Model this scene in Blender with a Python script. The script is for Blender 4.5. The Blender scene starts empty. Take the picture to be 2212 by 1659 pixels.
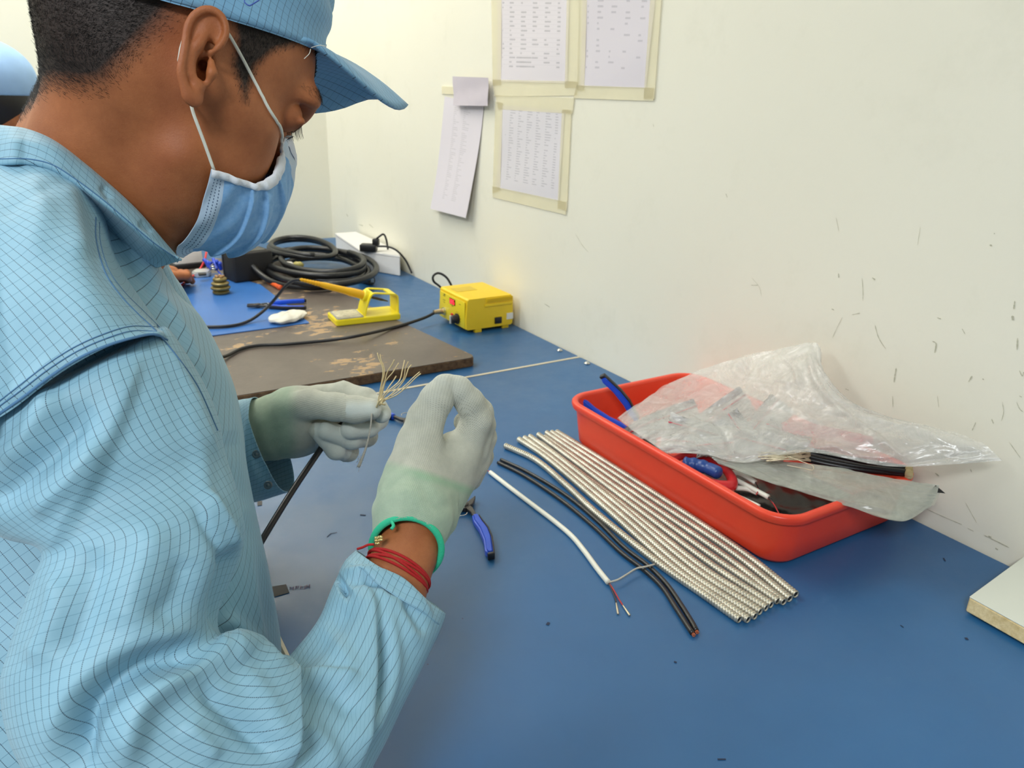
import bpy, bmesh, math, random
import numpy as np
from mathutils import Vector, Matrix
random.seed(7); RNG = np.random.default_rng(7)
SC = bpy.context.scene
COL = SC.collection
TAU = math.tau

# ------------------------------------------------------------------ camera
F_PX, CX, CY = 1650.0, 1106.0, 829.5
CAM_Z, TOP_Z = 1.23, 0.75                      # lens height, bench top height
H = CAM_Z - TOP_Z
def _unit(v): return v / np.linalg.norm(v)
_vy = np.array([30 - CX, 175 - CY])
_k = -0.18; _b = (771 - CY) - _k * (1252 - CX)
_x2 = -(F_PX**2 + _vy[1] * _b) / (_vy[0] + _vy[1] * _k)
_Y = _unit(np.array([_vy[0], _vy[1], F_PX]))
_X = _unit(np.array([_x2, _b + _k * _x2, F_PX]))
_Z = np.cross(_X, _Y)
RW = np.array([_X, _Y, _Z])                    # camera (x right, y down, z forward) -> world
EYE = np.array([0, 0, CAM_Z])
cam_data = bpy.data.cameras.new('camera')
cam = bpy.data.objects.new('camera', cam_data); COL.objects.link(cam)
m3 = RW @ np.diag([1.0, -1.0, -1.0])
M = Matrix([list(r) for r in m3]).to_4x4(); M.translation = Vector((0, 0, CAM_Z))
cam.matrix_world = M
cam_data.sensor_width = 36.0; cam_data.lens = 36.0 * F_PX / 2212.0
cam_data.clip_start = 0.02; cam_data.clip_end = 60
cam_data.dof.use_dof = True; cam_data.dof.focus_distance = 0.52; cam_data.dof.aperture_fstop = 20.0
SC.camera = cam

# ------------------------------------------------------------------ light and exposure
SC.view_settings.view_transform = 'Standard'; SC.view_settings.look = 'None'
SC.view_settings.gamma = 1.0; SC.view_settings.use_curve_mapping = False
SC.view_settings.exposure = 0.0
wd = bpy.data.worlds.new('room_ambient'); SC.world = wd; wd.use_nodes = True
wd.node_tree.nodes['Background'].inputs[0].default_value = (0.93, 0.96, 1.0, 1)
wd.node_tree.nodes['Background'].inputs[1].default_value = 0.20
def area(name, loc, rot, sx, sy, power, col):
    l = bpy.data.lights.new(name, 'AREA'); l.shape = 'RECTANGLE'; l.size = sx; l.size_y = sy
    l.energy = power; l.color = col
    o = bpy.data.objects.new(name, l); COL.objects.link(o); o.location = loc; o.rotation_euler = rot
    return o
CEIL = 2.65
area('tube_light_back', (0.30, 2.53, 2.02), (math.radians(68), 0, 0), 1.15, 0.05, 8, (1.0, 0.97, 0.92))
area('ceiling_light_far', (-0.2, 2.1, CEIL - 0.05), (0, 0, 0), 1.2, 0.6, 25, (1.0, 0.97, 0.90))
area('ceiling_light_near', (-1.25, -0.95, CEIL - 0.05), (0, 0, 0), 1.0, 0.5, 70, (0.93, 0.97, 1.0))
area('ceiling_light_left', (-1.9, 1.2, CEIL - 0.05), (0, 0, 0), 1.0, 0.5, 38, (0.93, 0.97, 1.0))

# ------------------------------------------------------------------ picking points
def ray(px, py): return RW @ np.array([(px - CX) / F_PX, (py - CY) / F_PX, 1.0])
def at(px, py, d): return EYE + ray(px, py) * d                     # at camera depth d (metres)
def on(px, py, h=0.0):                                             # on the plane h above the bench
    r = ray(px, py); return EYE + r * ((h - H) / r[2])
XW = 0.868
def onwall(px, py, off=0.0):
    r = ray(px, py); return EYE + r * ((XW - off) / r[0])
def project(p):
    q = (np.asarray(p) - EYE) @ RW
    return q[..., 0] / q[..., 2] * F_PX + CX, q[..., 1] / q[..., 2] * F_PX + CY, q[..., 2]

# ------------------------------------------------------------------ object helpers
def thing(name, label, cat, loc=(0, 0, 0), rotz=0.0, group=None):
    o = bpy.data.objects.new(name, None); COL.objects.link(o)
    o.empty_display_size = 0.03
    o.location = loc; o.rotation_euler = (0, 0, rotz)
    o['label'] = label; o['category'] = cat
    if group: o['group'] = group
    return o
def tag(o, label, cat, group=None, kind=None):
    o['label'] = label; o['category'] = cat
    if group: o['group'] = group
    if kind: o['kind'] = kind
    return o
def _base(o):
    b = np.zeros(3)
    while o is not None:
        b = b + np.array(o.location); o = o.parent
    return b
def mk(name, verts, faces, mat=None, parent=None, smooth=True, uv=None, mats=None, fmat=None, local=False, label=None, sharp=None):
    """one mesh object; verts in world space unless local (parents carry translation only)"""
    v = np.asarray(verts, float).reshape(-1, 3)
    loc = np.zeros(3)
    if parent is None and not local:
        loc = np.array([v[:, 0].mean(), v[:, 1].mean(), v[:, 2].min()]); v = v - loc
    elif parent is not None and not local:
        v = v - _base(parent)
    me = bpy.data.meshes.new(name); me.from_pydata(v.tolist(), [], [list(map(int, f)) for f in faces]) if not isinstance(faces, np.ndarray) else _fast(me, v, faces)
    if smooth is not False: me.polygons.foreach_set('use_smooth', [True] * len(me.polygons))
    if uv is not None:
        uv = np.asarray(uv, float); lay = me.uv_layers.new(name='UVMap')
        li = np.empty(len(me.loops), int); me.loops.foreach_get('vertex_index', li)
        lay.data.foreach_set('uv', uv[li].ravel())
    if mats:
        for m in mats: me.materials.append(m)
        if fmat is not None: me.polygons.foreach_set('material_index', np.asarray(fmat, int))
    elif mat: me.materials.append(mat)
    me.validate(); me.update()
    o = bpy.data.objects.new(name, me); COL.objects.link(o); o.location = loc
    if parent is not None: o.parent = parent
    if label: o['label'] = label
    if sharp: me.set_sharp_from_angle(angle=math.radians(sharp))
    return o
def _fast(me, v, faces):
    k = faces.shape[1]; n = len(faces)
    me.vertices.add(len(v)); me.vertices.foreach_set('co', v.ravel())
    me.loops.add(n * k); me.loops.foreach_set('vertex_index', faces.ravel().astype(np.int32))
    me.polygons.add(n)
    me.polygons.foreach_set('loop_start', np.arange(0, n * k, k, dtype=np.int32))
    me.polygons.foreach_set('loop_total', np.full(n, k, dtype=np.int32))
    me.update(calc_edges=True)
def struct(o): o['kind'] = 'structure'; return o
class Geo:                                                          # collects pieces of ONE part
    def __init__(s): s.v = []; s.f = []; s.n = 0
    def add(s, v, f):
        v = np.asarray(v, float).reshape(-1, 3)
        s.v.append(v); s.f += [[i + s.n for i in q] for q in (f.tolist() if isinstance(f, np.ndarray) else f)]; s.n += len(v); return s
    def build(s, name, mat, parent=None, **k): return mk(name, np.concatenate(s.v), s.f, mat, parent, **k)
def catmull(pts, n):
    P = np.asarray(pts, float); m = len(P)
    if m == 2: t = np.linspace(0, 1, n)[:, None]; return P[0] * (1 - t) + P[1] * t
    Q = np.vstack([2 * P[0] - P[1], P, 2 * P[-1] - P[-2]])
    u = np.linspace(0, m - 1, n); i = np.minimum(u.astype(int), m - 2); t = (u - i)[:, None]
    a, b, c, d = Q[i], Q[i + 1], Q[i + 2], Q[i + 3]
    return 0.5 * ((2 * b) + (-a + c) * t + (2 * a - 5 * b + 4 * c - d) * t**2 + (-a + 3 * b - 3 * c + d) * t**3)
def even(pts, n):
    P = np.asarray(pts, float); s = np.r_[0, np.cumsum(np.linalg.norm(np.diff(P, axis=0), axis=1))]
    t = np.linspace(0, s[-1], n); return np.stack([np.interp(t, s, P[:, k]) for k in range(P.shape[1])], 1)
def frames(P):
    T = np.gradient(P, axis=0); T /= np.linalg.norm(T, axis=1)[:, None] + 1e-12
    up = np.array([0, 0, 1.0]) if abs(T[0][2]) < 0.9 else np.array([1.0, 0, 0])
    N = np.zeros_like(P); n = np.cross(T[0], up); n /= np.linalg.norm(n)
    for i in range(len(P)):
        n = n - T[i] * (n @ T[i]); n /= np.linalg.norm(n); N[i] = n
    return T, N, np.cross(T, N)
def tube_geo(P, r, k=10, cap=True, twist=0.0):
    P = np.asarray(P, float); n = len(P); r = np.broadcast_to(np.asarray(r, float), (n,))
    T, N, B = frames(P); a = np.linspace(0, TAU, k, endpoint=False)
    V = P[:, None] + r[:, None, None] * (np.cos(a)[None, :, None] * N[:, None] + np.sin(a)[None, :, None] * B[:, None])
    i = np.arange(n - 1)[:, None] * k; j = np.arange(k)[None]; j2 = (j + 1) % k
    F = np.stack([i + j, i + j2, i + k + j2, i + k + j], -1).reshape(-1, 4).tolist()
    V = V.reshape(-1, 3)
    if cap: F.append(list(range(k))[::-1]); F.append([(n - 1) * k + q for q in range(k)])
    return V, F
def tube(name, pts, r, mat, parent=None, k=10, n=None, cap=True, **kw):
    P = catmull(pts, n or max(8, 6 * len(pts))) ; P = even(P, len(P))
    if not np.isscalar(r): r = np.interp(np.linspace(0, 1, len(P)), np.linspace(0, 1, len(r)), r)
    v, f = tube_geo(P, r, k, cap); return mk(name, v, f, mat, parent, **kw)
def grid_faces(n, m, wrap=False):
    i = np.arange(n - 1)[:, None]; j = np.arange(m if wrap else m - 1)[None]; j2 = (j + 1) % m
    return np.stack([i * m + j, i * m + j2, (i + 1) * m + j2, (i + 1) * m + j], -1).reshape(-1, 4)
def box_geo(c, s, rot=0.0, bev=0.0, seg=2, tilt=None):
    bm = bmesh.new(); bmesh.ops.create_cube(bm, size=1.0)
    for v in bm.verts: v.co = Vector((v.co.x * s[0], v.co.y * s[1], v.co.z * s[2]))
    if bev > 0: bmesh.ops.bevel(bm, geom=bm.edges[:], offset=bev, segments=seg, affect='EDGES', profile=0.5)
    Rm = Matrix.Rotation(rot, 3, 'Z')
    if tilt is not None: Rm = Rm @ tilt
    bm.verts.index_update()
    V = [list(Rm @ v.co + Vector(c)) for v in bm.verts]; Fs = [[v.index for v in f.verts] for f in bm.faces]; bm.free()
    return V, Fs
def box(name, c, s, mat, parent=None, rot=0.0, bev=0.0, seg=2, tilt=None, **k):
    v, f = box_geo(c, s, rot, bev, seg, tilt); return mk(name, v, f, mat, parent, sharp=35, **k)
def prism_geo(poly, h, M4=None, bev=0.0, seg=2):
    """polygon in xy extruded 0..h in z, then placed by 4x4"""
    bm = bmesh.new(); vs = [bm.verts.new((p[0], p[1], 0)) for p in poly]; f = bm.faces.new(vs)
    e = bmesh.ops.extrude_face_region(bm, geom=[f]); up = [g for g in e['geom'] if isinstance(g, bmesh.types.BMVert)]
    bmesh.ops.translate(bm, verts=up, vec=(0, 0, h))
    bmesh.ops.recalc_face_normals(bm, faces=bm.faces)
    if bev > 0: bmesh.ops.bevel(bm, geom=[x for x in bm.edges if x.is_boundary is False and abs(x.calc_face_angle(0)) > 0.6], offset=bev, segments=seg, affect='EDGES')
    M4 = M4 or Matrix.Identity(4); bm.verts.index_update()
    V = [list(M4 @ v.co) for v in bm.verts]; Fs = [[v.index for v in f.verts] for f in bm.faces]; bm.free()
    return V, Fs
def lathe_geo(prof, k=24, M4=None):
    """prof: (r, z) list revolved about z"""
    a = np.linspace(0, TAU, k, endpoint=False); pr = np.asarray(prof, float)
    V = np.stack([pr[:, 0][:, None] * np.cos(a), pr[:, 0][:, None] * np.sin(a), np.repeat(pr[:, 1][:, None], k, 1)], -1).reshape(-1, 3)
    Fs = grid_faces(len(pr), k, True).tolist(); Fs.append(list(range(k))[::-1]); Fs.append([(len(pr) - 1) * k + q for q in range(k)])
    if M4 is not None: m = np.array(M4); V = V @ m[:3, :3].T + m[:3, 3]
    return V, Fs
def frame_m(o, x, z):
    """4x4 with origin o, x axis x, z axis z"""
    x = _unit(np.asarray(x, float)); z = np.asarray(z, float); z = _unit(z - x * (x @ z)); y = np.cross(z, x)
    return Matrix(((x[0], y[0], z[0], o[0]), (x[1], y[1], z[1], o[1]), (x[2], y[2], z[2], o[2]), (0, 0, 0, 1)))
def rrect(x0, x1, y0, y1, r, n=6):
    out = []
    for cx, cy, a0 in ((x1 - r, y1 - r, 0), (x0 + r, y1 - r, 90), (x0 + r, y0 + r, 180), (x1 - r, y0 + r, 270)):
        for q in range(n + 1):
            a = math.radians(a0 + 90 * q / n); out.append((cx + r * math.cos(a), cy + r * math.sin(a)))
    return out

# ------------------------------------------------------------------ materials
def srgb(r, g, b):
    f = lambda c: (c / 255 / 12.92) if c / 255 <= 0.04045 else ((c / 255 + 0.055) / 1.055)**2.4
    return (f(r), f(g), f(b), 1.0)
MATS = {}
class NT:
    def __init__(s, m): s.t = m.node_tree; s.b = s.t.nodes['Principled BSDF']
    def n(s, typ, **k):
        x = s.t.nodes.new(typ)
        for a, v in k.items(): setattr(x, a, v)
        return x
    def l(s, a, b): s.t.links.new(a, b)
    def val(s, x):
        return x
    def math(s, op, a, b=None, c=None, clamp=False):
        x = s.n('ShaderNodeMath', operation=op); x.use_clamp = clamp
        for i, v in enumerate((a, b, c)):
            if v is None: continue
            if isinstance(v, (int, float)): x.inputs[i].default_value = v
            else: s.l(v, x.inputs[i])
        return x.outputs[0]
    def mix(s, fac, a, b, mode='MIX'):
        x = s.n('ShaderNodeMix', data_type='RGBA', blend_type=mode)
        for i, v in ((0, fac), (6, a), (7, b)):
            if isinstance(v, (int, float)): x.inputs[i].default_value = v
            elif isinstance(v, tuple): x.inputs[i].default_value = v
            else: s.l(v, x.inputs[i])
        return x.outputs[2]
    def noise(s, scale, detail=3, rough=0.55, co=None, dist=0.0):
        x = s.n('ShaderNodeTexNoise'); x.inputs['Scale'].default_value = scale; x.inputs['Detail'].default_value = detail
        x.inputs['Roughness'].default_value = rough; x.inputs['Distortion'].default_value = dist
        if co is not None: s.l(co, x.inputs['Vector'])
        return x.outputs['Fac']
    def ramp(s, fac, stops):
        x = s.n('ShaderNodeValToRGB'); e = x.color_ramp.elements
        while len(e) < len(stops): e.new(0.5)
        for q, (p, c) in zip(e, stops): q.position = p; q.color = c if len(c) == 4 else (*c, 1)
        s.l(fac, x.inputs[0]); return x.outputs[0]
    def co(s, which='Object'): return s.n('ShaderNodeTexCoord').outputs[which]
    def bump(s, h, strength=0.3, dist=0.001):
        x = s.n('ShaderNodeBump'); x.inputs['Strength'].default_value = strength; x.inputs['Distance'].default_value = dist
        s.l(h, x.inputs['Height']); s.l(x.outputs[0], s.b.inputs['Normal']); return x
def mat(name, col, rough=0.5, metal=0.0, var=0.06, vscale=30, bump=0.0, bscale=200, **kw):
    if name in MATS: return MATS[name]
    m = bpy.data.materials.new(name); m.use_nodes = True; t = NT(m); b = t.b
    b.inputs['Roughness'].default_value = rough; b.inputs['Metallic'].default_value = metal
    for k, v in kw.items(): b.inputs[k.replace('_', ' ')].default_value = v
    co = t.co()
    if var > 0:
        nz = t.noise(vscale, 4, 0.6, co)
        c = t.ramp(nz, [(0.3, tuple(x * (1 - var) for x in col[:3])), (0.7, tuple(min(1, x * (1 + var)) for x in col[:3]))])
        t.l(c, b.inputs['Base Color'])
    else: b.inputs['Base Color'].default_value = col
    if bump > 0: t.bump(t.noise(bscale, 3, 0.6, co), bump, 0.0008)
    MATS[name] = m; return m
def cmat(name):
    m = bpy.data.materials.new(name); m.use_nodes = True; MATS[name] = m; return m, NT(m)
# ================================================================== room
def wall_material():
    m, t = cmat('wall_paint'); co = t.co()
    c = t.ramp(t.noise(1.2, 4, 0.6, co), [(0.3, srgb(232, 229, 211)), (0.7, srgb(237, 234, 217))])
    sm = t.ramp(t.noise(9, 6, 0.7, co), [(0.55, (0, 0, 0)), (0.8, (0.25, 0.25, 0.25))])
    c = t.mix(sm, c, srgb(205, 203, 182))
    t.l(c, t.b.inputs['Base Color']); t.b.inputs['Roughness'].default_value = 0.42
    t.bump(t.noise(60, 4, 0.6, co), 0.12, 0.002)
    return m
MW = wall_material()
YB, YF, XL = 2.62, -2.2, -3.2
def wall(name, c, s): return struct(box(name, c, s, MW))
wall('wall_right', (XW + 0.05, (YB + YF) / 2, CEIL / 2), (0.1, YB - YF, CEIL))
wall('wall_back', ((XW + 0.1 + XL) / 2, YB + 0.05, CEIL / 2), (XW + 0.1 - XL, 0.1, CEIL))
struct(box('ceiling', ((XW + XL) / 2, (YB + YF) / 2, CEIL + 0.05), (XW - XL + 0.2, YB - YF + 0.2, 0.1), mat('ceiling_paint', srgb(235, 235, 228), 0.8)))
def floor_material():
    m, t = cmat('floor_vinyl'); co = t.co()
    br = t.n('ShaderNodeTexBrick'); br.offset = 0; br.inputs['Scale'].default_value = 1.0
    br.inputs['Brick Width'].default_value = 0.6; br.inputs['Row Height'].default_value = 0.6; br.inputs['Mortar Size'].default_value = 0.002
    br.inputs['Color1'].default_value = srgb(150, 150, 145); br.inputs['Color2'].default_value = srgb(143, 144, 140); br.inputs['Mortar'].default_value = srgb(90, 90, 86)
    t.l(co, br.inputs['Vector']); t.l(br.outputs[0], t.b.inputs['Base Color']); t.b.inputs['Roughness'].default_value = 0.35
    return m
struct(box('floor', ((XW + XL) / 2, (YB + YF) / 2, -0.05), (XW - XL + 0.2, YB - YF + 0.2, 0.1), floor_material()))
t = thing('tube_lamp', 'fluorescent batten lamp high on the back wall', 'lamp', (0.30, YB - 0.03, 2.03))
box('housing', (0.30, YB - 0.02, 2.06), (1.24, 0.04, 0.06), mat('lamp_housing', srgb(236, 236, 232), 0.5), t, bev=0.004)
v, f = lathe_geo([(0.0001, -0.58), (0.013, -0.58), (0.013, 0.58), (0.0001, 0.58)], 14, frame_m(np.array([0.30, YB - 0.052, 2.035]), [0, 0, 1], [1, 0, 0])); mk('tube', v, f, mat('lamp_tube', srgb(250, 250, 245), 0.5, var=0, Emission_Color=(1, 0.97, 0.92, 1), Emission_Strength=4.0), t)
# scuffs and pen marks on the right wall
g = Geo()
def scuff(pts, w, off=0.0006):
    P = np.array([onwall(x, y, off) for x, y in pts]); P = catmull(P, max(3, 4 * len(pts))); n = len(P)
    T = np.gradient(P, axis=0); T /= np.linalg.norm(T, axis=1)[:, None] + 1e-9
    S = np.cross(T, [1, 0, 0]); ww = 0.75 * w * (0.35 + 0.65 * RNG.random(n)); ww[0] = ww[-1] = w * 0.15
    g.add(np.vstack([P + S * ww[:, None], P - S * ww[:, None]]), [[i, i + 1, n + i + 1, n + i] for i in range(n - 1)])
for pts, w in [([(1936, 795), (1933, 812), (1931, 826)], .0012), ([(1928, 855), (1929, 880)], .0006), ([(2014, 737), (2022, 742), (2020, 758), (2019, 762)], .0013),
               ([(2024, 686), (2033, 689)], .0009), ([(2078, 710), (2085, 722)], .0006), ([(2192, 650), (2190, 668)], .0012), ([(2187, 682), (2188, 692)], .0022),
               ([(2198, 730), (2197, 756)], .0011), ([(1890, 702), (1896, 725), (1905, 742), (1914, 754)], .0007), ([(1820, 685), (1808, 708), (1798, 730)], .0006),
               ([(1862, 600), (1864, 630), (1864, 650)], .0006), ([(1811, 590), (1812, 600)], .0011), ([(1884, 600), (1890, 604)], .0016), ([(1796, 667), (1802, 670)], .001),
               ([(2138, 529), (2143, 531)], .0014), ([(2147, 504), (2149, 505)], .001), ([(1840, 680), (1858, 676)], .0006), ([(1568, 418), (1571, 427)], .001), ([(2092, 825), (2100, 812)], .0012),
               ([(2122, 818), (2126, 821)], .001), ([(2202, 800), (2208, 812), (2212, 803)], .0008), ([(2202, 855), (2207, 858)], .0008), ([(2196, 868), (2202, 882), (2210, 890)], .0006),
               ([(2165, 868), (2168, 890), (2163, 910)], .0005), ([(2100, 930), (2108, 912)], .0008), ([(2142, 905), (2146, 915)], .001), ([(2025, 855), (2028, 880)], .0005), ([(1826, 840), (1834, 843)], .0007),
               ([(1998, 1098), (2035, 1115), (2070, 1130), (2078, 1133)], .0006), ([(2090, 1141), (2104, 1148)], .0006), ([(2125, 1156), (2150, 1168), (2180, 1183)], .0008), ([(2134, 1158), (2142, 1161)], .0013),
               ([(2150, 1184), (2156, 1188)], .0013), ([(2020, 1022), (2028, 1028)], .0014), ([(2096, 1013), (2099, 1020)], .0008), ([(2180, 955), (2205, 990)], .0005), ([(1243, 505), (1258, 530), (1271, 545)], .0007),
               ([(1411, 267), (1412, 274)], .0009), ([(748, 462), (752, 468)], .003), ([(775, 485), (785, 488)], .0015), ([(797, 484), (806, 492)], .002), ([(1176, 656), (1188, 664)], .0012),
               ([(1624, 600), (1640, 620), (1645, 640)], .0004), ([(1806, 470), (1812, 500)], .0004), ([(1988, 490), (1982, 530)], .0004), ([(2085, 1085), (2110, 1130)], .0004), ([(1622, 616), (1638, 616)], .0005)]: scuff(pts, w)
wr = bpy.data.objects['wall_right']
o = g.build('scuff_mark', mat('scuff_grey', srgb(184, 182, 160), 0.6, var=0.18, vscale=300), wr, smooth=False); o['kind'] = 'stuff'

# ------------------------------------------------------------------ workbenches
def laminate(name, seed):
    m, t = cmat(name); co = t.co()
    mp = t.n('ShaderNodeMapping'); mp.inputs['Location'].default_value = (seed, seed * 2, 0); t.l(co, mp.inputs[0]); co = mp.outputs[0]
    c = t.ramp(t.noise(3, 5, 0.6, co), [(0.3, srgb(30, 84, 131)), (0.7, srgb(39, 95, 144))])
    wear = t.ramp(t.noise(14, 8, 0.75, co), [(0.60, (0, 0, 0)), (0.85, (0.5, 0.5, 0.5))])
    c = t.mix(wear, c, srgb(66, 114, 158))
    sp = t.n('ShaderNodeTexVoronoi'); sp.inputs['Scale'].default_value = 45; t.l(co, sp.inputs['Vector'])
    dots = t.math('LESS_THAN', sp.outputs['Distance'], 0.035)
    dots = t.math('MULTIPLY', dots, t.math('GREATER_THAN', t.noise(6, 2, 0.5, co), 0.55))
    c = t.mix(dots, c, srgb(30, 50, 90))
    t.l(c, t.b.inputs['Base Color'])
    r = t.ramp(t.noise(22, 6, 0.7, co), [(0.3, (0.30,) * 3), (0.75, (0.46,) * 3)]); t.l(r, t.b.inputs['Roughness'])
    t.b.inputs['Specular IOR Level'].default_value = 0.65
    t.bump(t.noise(500, 2, 0.5, co), 0.05, 0.0004)
    return m
LAM = laminate('blue_laminate', 0.0); LAM2 = laminate('blue_laminate_far', 3.7)
EDGE = mat('beige_edging', srgb(205, 196, 172), 0.5)
STEEL = mat('bench_steel', srgb(150, 152, 150), 0.4, 0.6)
CHROME = mat('chrome', srgb(210, 208, 200), 0.22, 1.0, var=0.03)
BLACKP = mat('black_plastic', srgb(26, 26, 28), 0.42, var=0.1)
YS, XE = 1.143, 0.128
def bench(label, x0, x1, y0, y1, lam):
    t = thing('workbench', label, 'workbench', ((x0 + x1) / 2, (y0 + y1) / 2, 0))
    poly = rrect(x0, x1, y0, y1, 0.006, 3)
    v, f = prism_geo(poly, 0.024, Matrix.Translation((0, 0, TOP_Z - 0.024)), bev=0.0008, seg=1)
    mk('bench_top', v, f, lam, t, sharp=35)
    for xx in (x0 + 0.05, x1 - 0.05):
        for yy in (y0 + 0.06, y1 - 0.06):
            box('leg', (xx, yy, 0.363), (0.04, 0.04, 0.726), STEEL, t, bev=0.002)
    box('frame_rail', (x0 + 0.05, (y0 + y1) / 2, 0.70), (0.03, y1 - y0 - 0.2, 0.045), STEEL, t)
    box('frame_rail', (x1 - 0.05, (y0 + y1) / 2, 0.70), (0.03, y1 - y0 - 0.2, 0.045), STEEL, t)
    return t
near = bench('blue laminate workbench with red tray and metal conduits on it', XE, XW - 0.003, -0.62, YS, LAM)
far = bench('blue laminate workbench behind the seam, carrying soldering station and coiled cable', XE, XW - 0.003, YS + 0.004, YB - 0.03, LAM2)
g = Geo(); g.add(*box_geo(((XE + XW) / 2, YS + 0.0005, TOP_Z - 0.0095), (XW - XE - 0.012, 0.0070, 0.0215), bev=0.001))
g.build('edge_band', EDGE, near, sharp=35)
box('edge_band', (XE - 0.001, (-0.62 + YS) / 2, TOP_Z - 0.012), (0.003, YS + 0.60, 0.024), EDGE, near)
box('edge_band', (XE - 0.001, (YS + YB) / 2, TOP_Z - 0.012), (0.003, YB - YS - 0.1, 0.024), EDGE, far)
for (px, py), par in (((1209, 757), far), ((1268, 785), near)):
    p = on(px, py, 0.001); m4 = Matrix.Translation(p)
    v, f = lathe_geo([(0.0001, 0), (0.0058, 0), (0.0058, 0.0008), (0.0042, 0.0012), (0.0040, 0.0022), (0.0028, 0.0034), (0.0012, 0.0036), (0.0010, 0.0026), (0.0001, 0.0026)], 16, m4)
    mk('screw', v, f, CHROME, par)
g = Geo()                                                           # dark tape tabs on the bench edge and their pencilled marks
for q in (((588, 1267), (618, 1262), (625, 1280), (593, 1289)), ((556, 1082), (566, 1082), (566, 1091), (556, 1092))):
    v = [on(*p, 0.0007) for p in q]; v2 = [on(*p, 0.0) for p in q]
    mk('tape_tab', v + v2, [[0, 1, 2, 3], [0, 4, 5, 1], [1, 5, 6, 2], [2, 6, 7, 3], [3, 7, 4, 0]], mat('dark_tape', srgb(48, 46, 48), 0.6), near, smooth=False)
g = Geo()
def tick(pts, w, h=0.0005):
    P = np.array([on(x, y, h) for x, y in pts]); n = len(P); T = np.gradient(P, axis=0); T /= np.linalg.norm(T, axis=1)[:, None] + 1e-9
    S = np.cross(T, [0, 0, 1]) * w; g.add(np.vstack([P + S, P - S]), [[i, i + 1, n + i + 1, n + i] for i in range(n - 1)])
for pts in [((625, 1273), (631, 1271), (626, 1268)), ((633, 1275), (634, 1267)), ((638, 1273), (640, 1266)), ((640, 1266), (643, 1272), (645, 1265)), ((650, 1265), (649, 1272), (655, 1271)), ((651, 1268), (655, 1267)), ((659, 1265), (658, 1272)), ((663, 1263), (662, 1270)), ((663, 1267), (669, 1266)), ((669, 1262), (668, 1270))]: tick(pts, 0.0006)
g.build('pen_marking', mat('pen_ink', srgb(90, 88, 120), 0.7), near, smooth=False)['kind'] = 'stuff'
g = Geo()
for pts, w in [(((778, 1112), (790, 1113)), .0011), (((706, 1160), (715, 1152), (728, 1150)), .0005), (((1181, 1346), (1187, 1348)), .0022), (((1456, 1429), (1462, 1431)), .001), (((2086, 1377), (2090, 1382)), .0014), (((2038, 1205), (2042, 1212)), .0008), (((1945, 1350), (1952, 1355)), .0006), (((1550, 1640), (1568, 1640)), .0007)]: tick(pts, w)
g.build('dirt_speck', mat('dirt', srgb(35, 45, 70), 0.8), near, smooth=False)['kind'] = 'stuff'

# ------------------------------------------------------------------ papers on the wall
def paper_material(name, base, rows, cols, dens, ink=(120, 118, 125), rules=False, x0=0.08, x1=0.9):
    m, t = cmat(name); uv = t.n('ShaderNodeUVMap').outputs[0]
    sp = t.n('ShaderNodeSeparateXYZ'); t.l(uv, sp.inputs[0]); u, v = sp.outputs[0], sp.outputs[1]
    row = t.math('FRACT', t.math('MULTIPLY', v, rows)); col = t.math('FRACT', t.math('MULTIPLY', u, cols))
    idr = t.math('FLOOR', t.math('MULTIPLY', v, rows)); idc = t.math('FLOOR', t.math('MULTIPLY', u, cols))
    cb = t.n('ShaderNodeCombineXYZ'); t.l(idr, cb.inputs[0]); t.l(idc, cb.inputs[1])
    wn = t.n('ShaderNodeTexWhiteNoise', noise_dimensions='3D'); t.l(cb.outputs[0], wn.inputs['Vector'])
    on_ = t.math('LESS_THAN', wn.outputs['Value'], dens)
    inr = t.math('MULTIPLY', t.math('GREATER_THAN', row, 0.35), t.math('LESS_THAN', row, 0.72))
    wid = t.math('MULTIPLY_ADD', wn.outputs['Value'], 0.6, 0.25)
    inc = t.math('MULTIPLY', t.math('GREATER_THAN', col, 0.15), t.math('LESS_THAN', col, wid))
    fine = t.noise(900, 2, 0.7, uv); inkf = t.math('MULTIPLY', t.math('MULTIPLY', inr, inc), on_)
    inkf = t.math('MULTIPLY', inkf, t.math('GREATER_THAN', fine, 0.44))
    mg = t.math('MULTIPLY', t.math('MULTIPLY', t.math('GREATER_THAN', u, x0), t.math('LESS_THAN', u, x1)), t.math('MULTIPLY', t.math('GREATER_THAN', v, 0.12), t.math('LESS_THAN', v, 0.97)))
    inkf = t.math('MULTIPLY', inkf, mg)
    if rules:
        rl = t.math('MULTIPLY', t.math('GREATER_THAN', row, 0.93), mg); inkf = t.math('MAXIMUM', inkf, t.math('MULTIPLY', rl, 0.35))
        f1 = t.math('MULTIPLY', t.math('GREATER_THAN', v, 0.13), t.math('LESS_THAN', v, 0.235))
        c1 = t.math('MULTIPLY', t.math('GREATER_THAN', u, 0.3), t.math('LESS_THAN', u, 0.52))
        inkf = t.math('MAXIMUM', inkf, t.math('MULTIPLY', t.math('MULTIPLY', f1, c1), t.math('MULTIPLY', inr, 0.8)))
    c = t.mix(t.math('MULTIPLY', inkf, 0.5), srgb(*base), srgb(*ink))
    t.l(c, t.b.inputs['Base Color']); t.b.inputs['Roughness'].default_value = 0.55
    return m
TAPE = mat('yellowed_tape', srgb(248, 240, 204), 0.35, var=0.03, vscale=15, Alpha=0.5)
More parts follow.
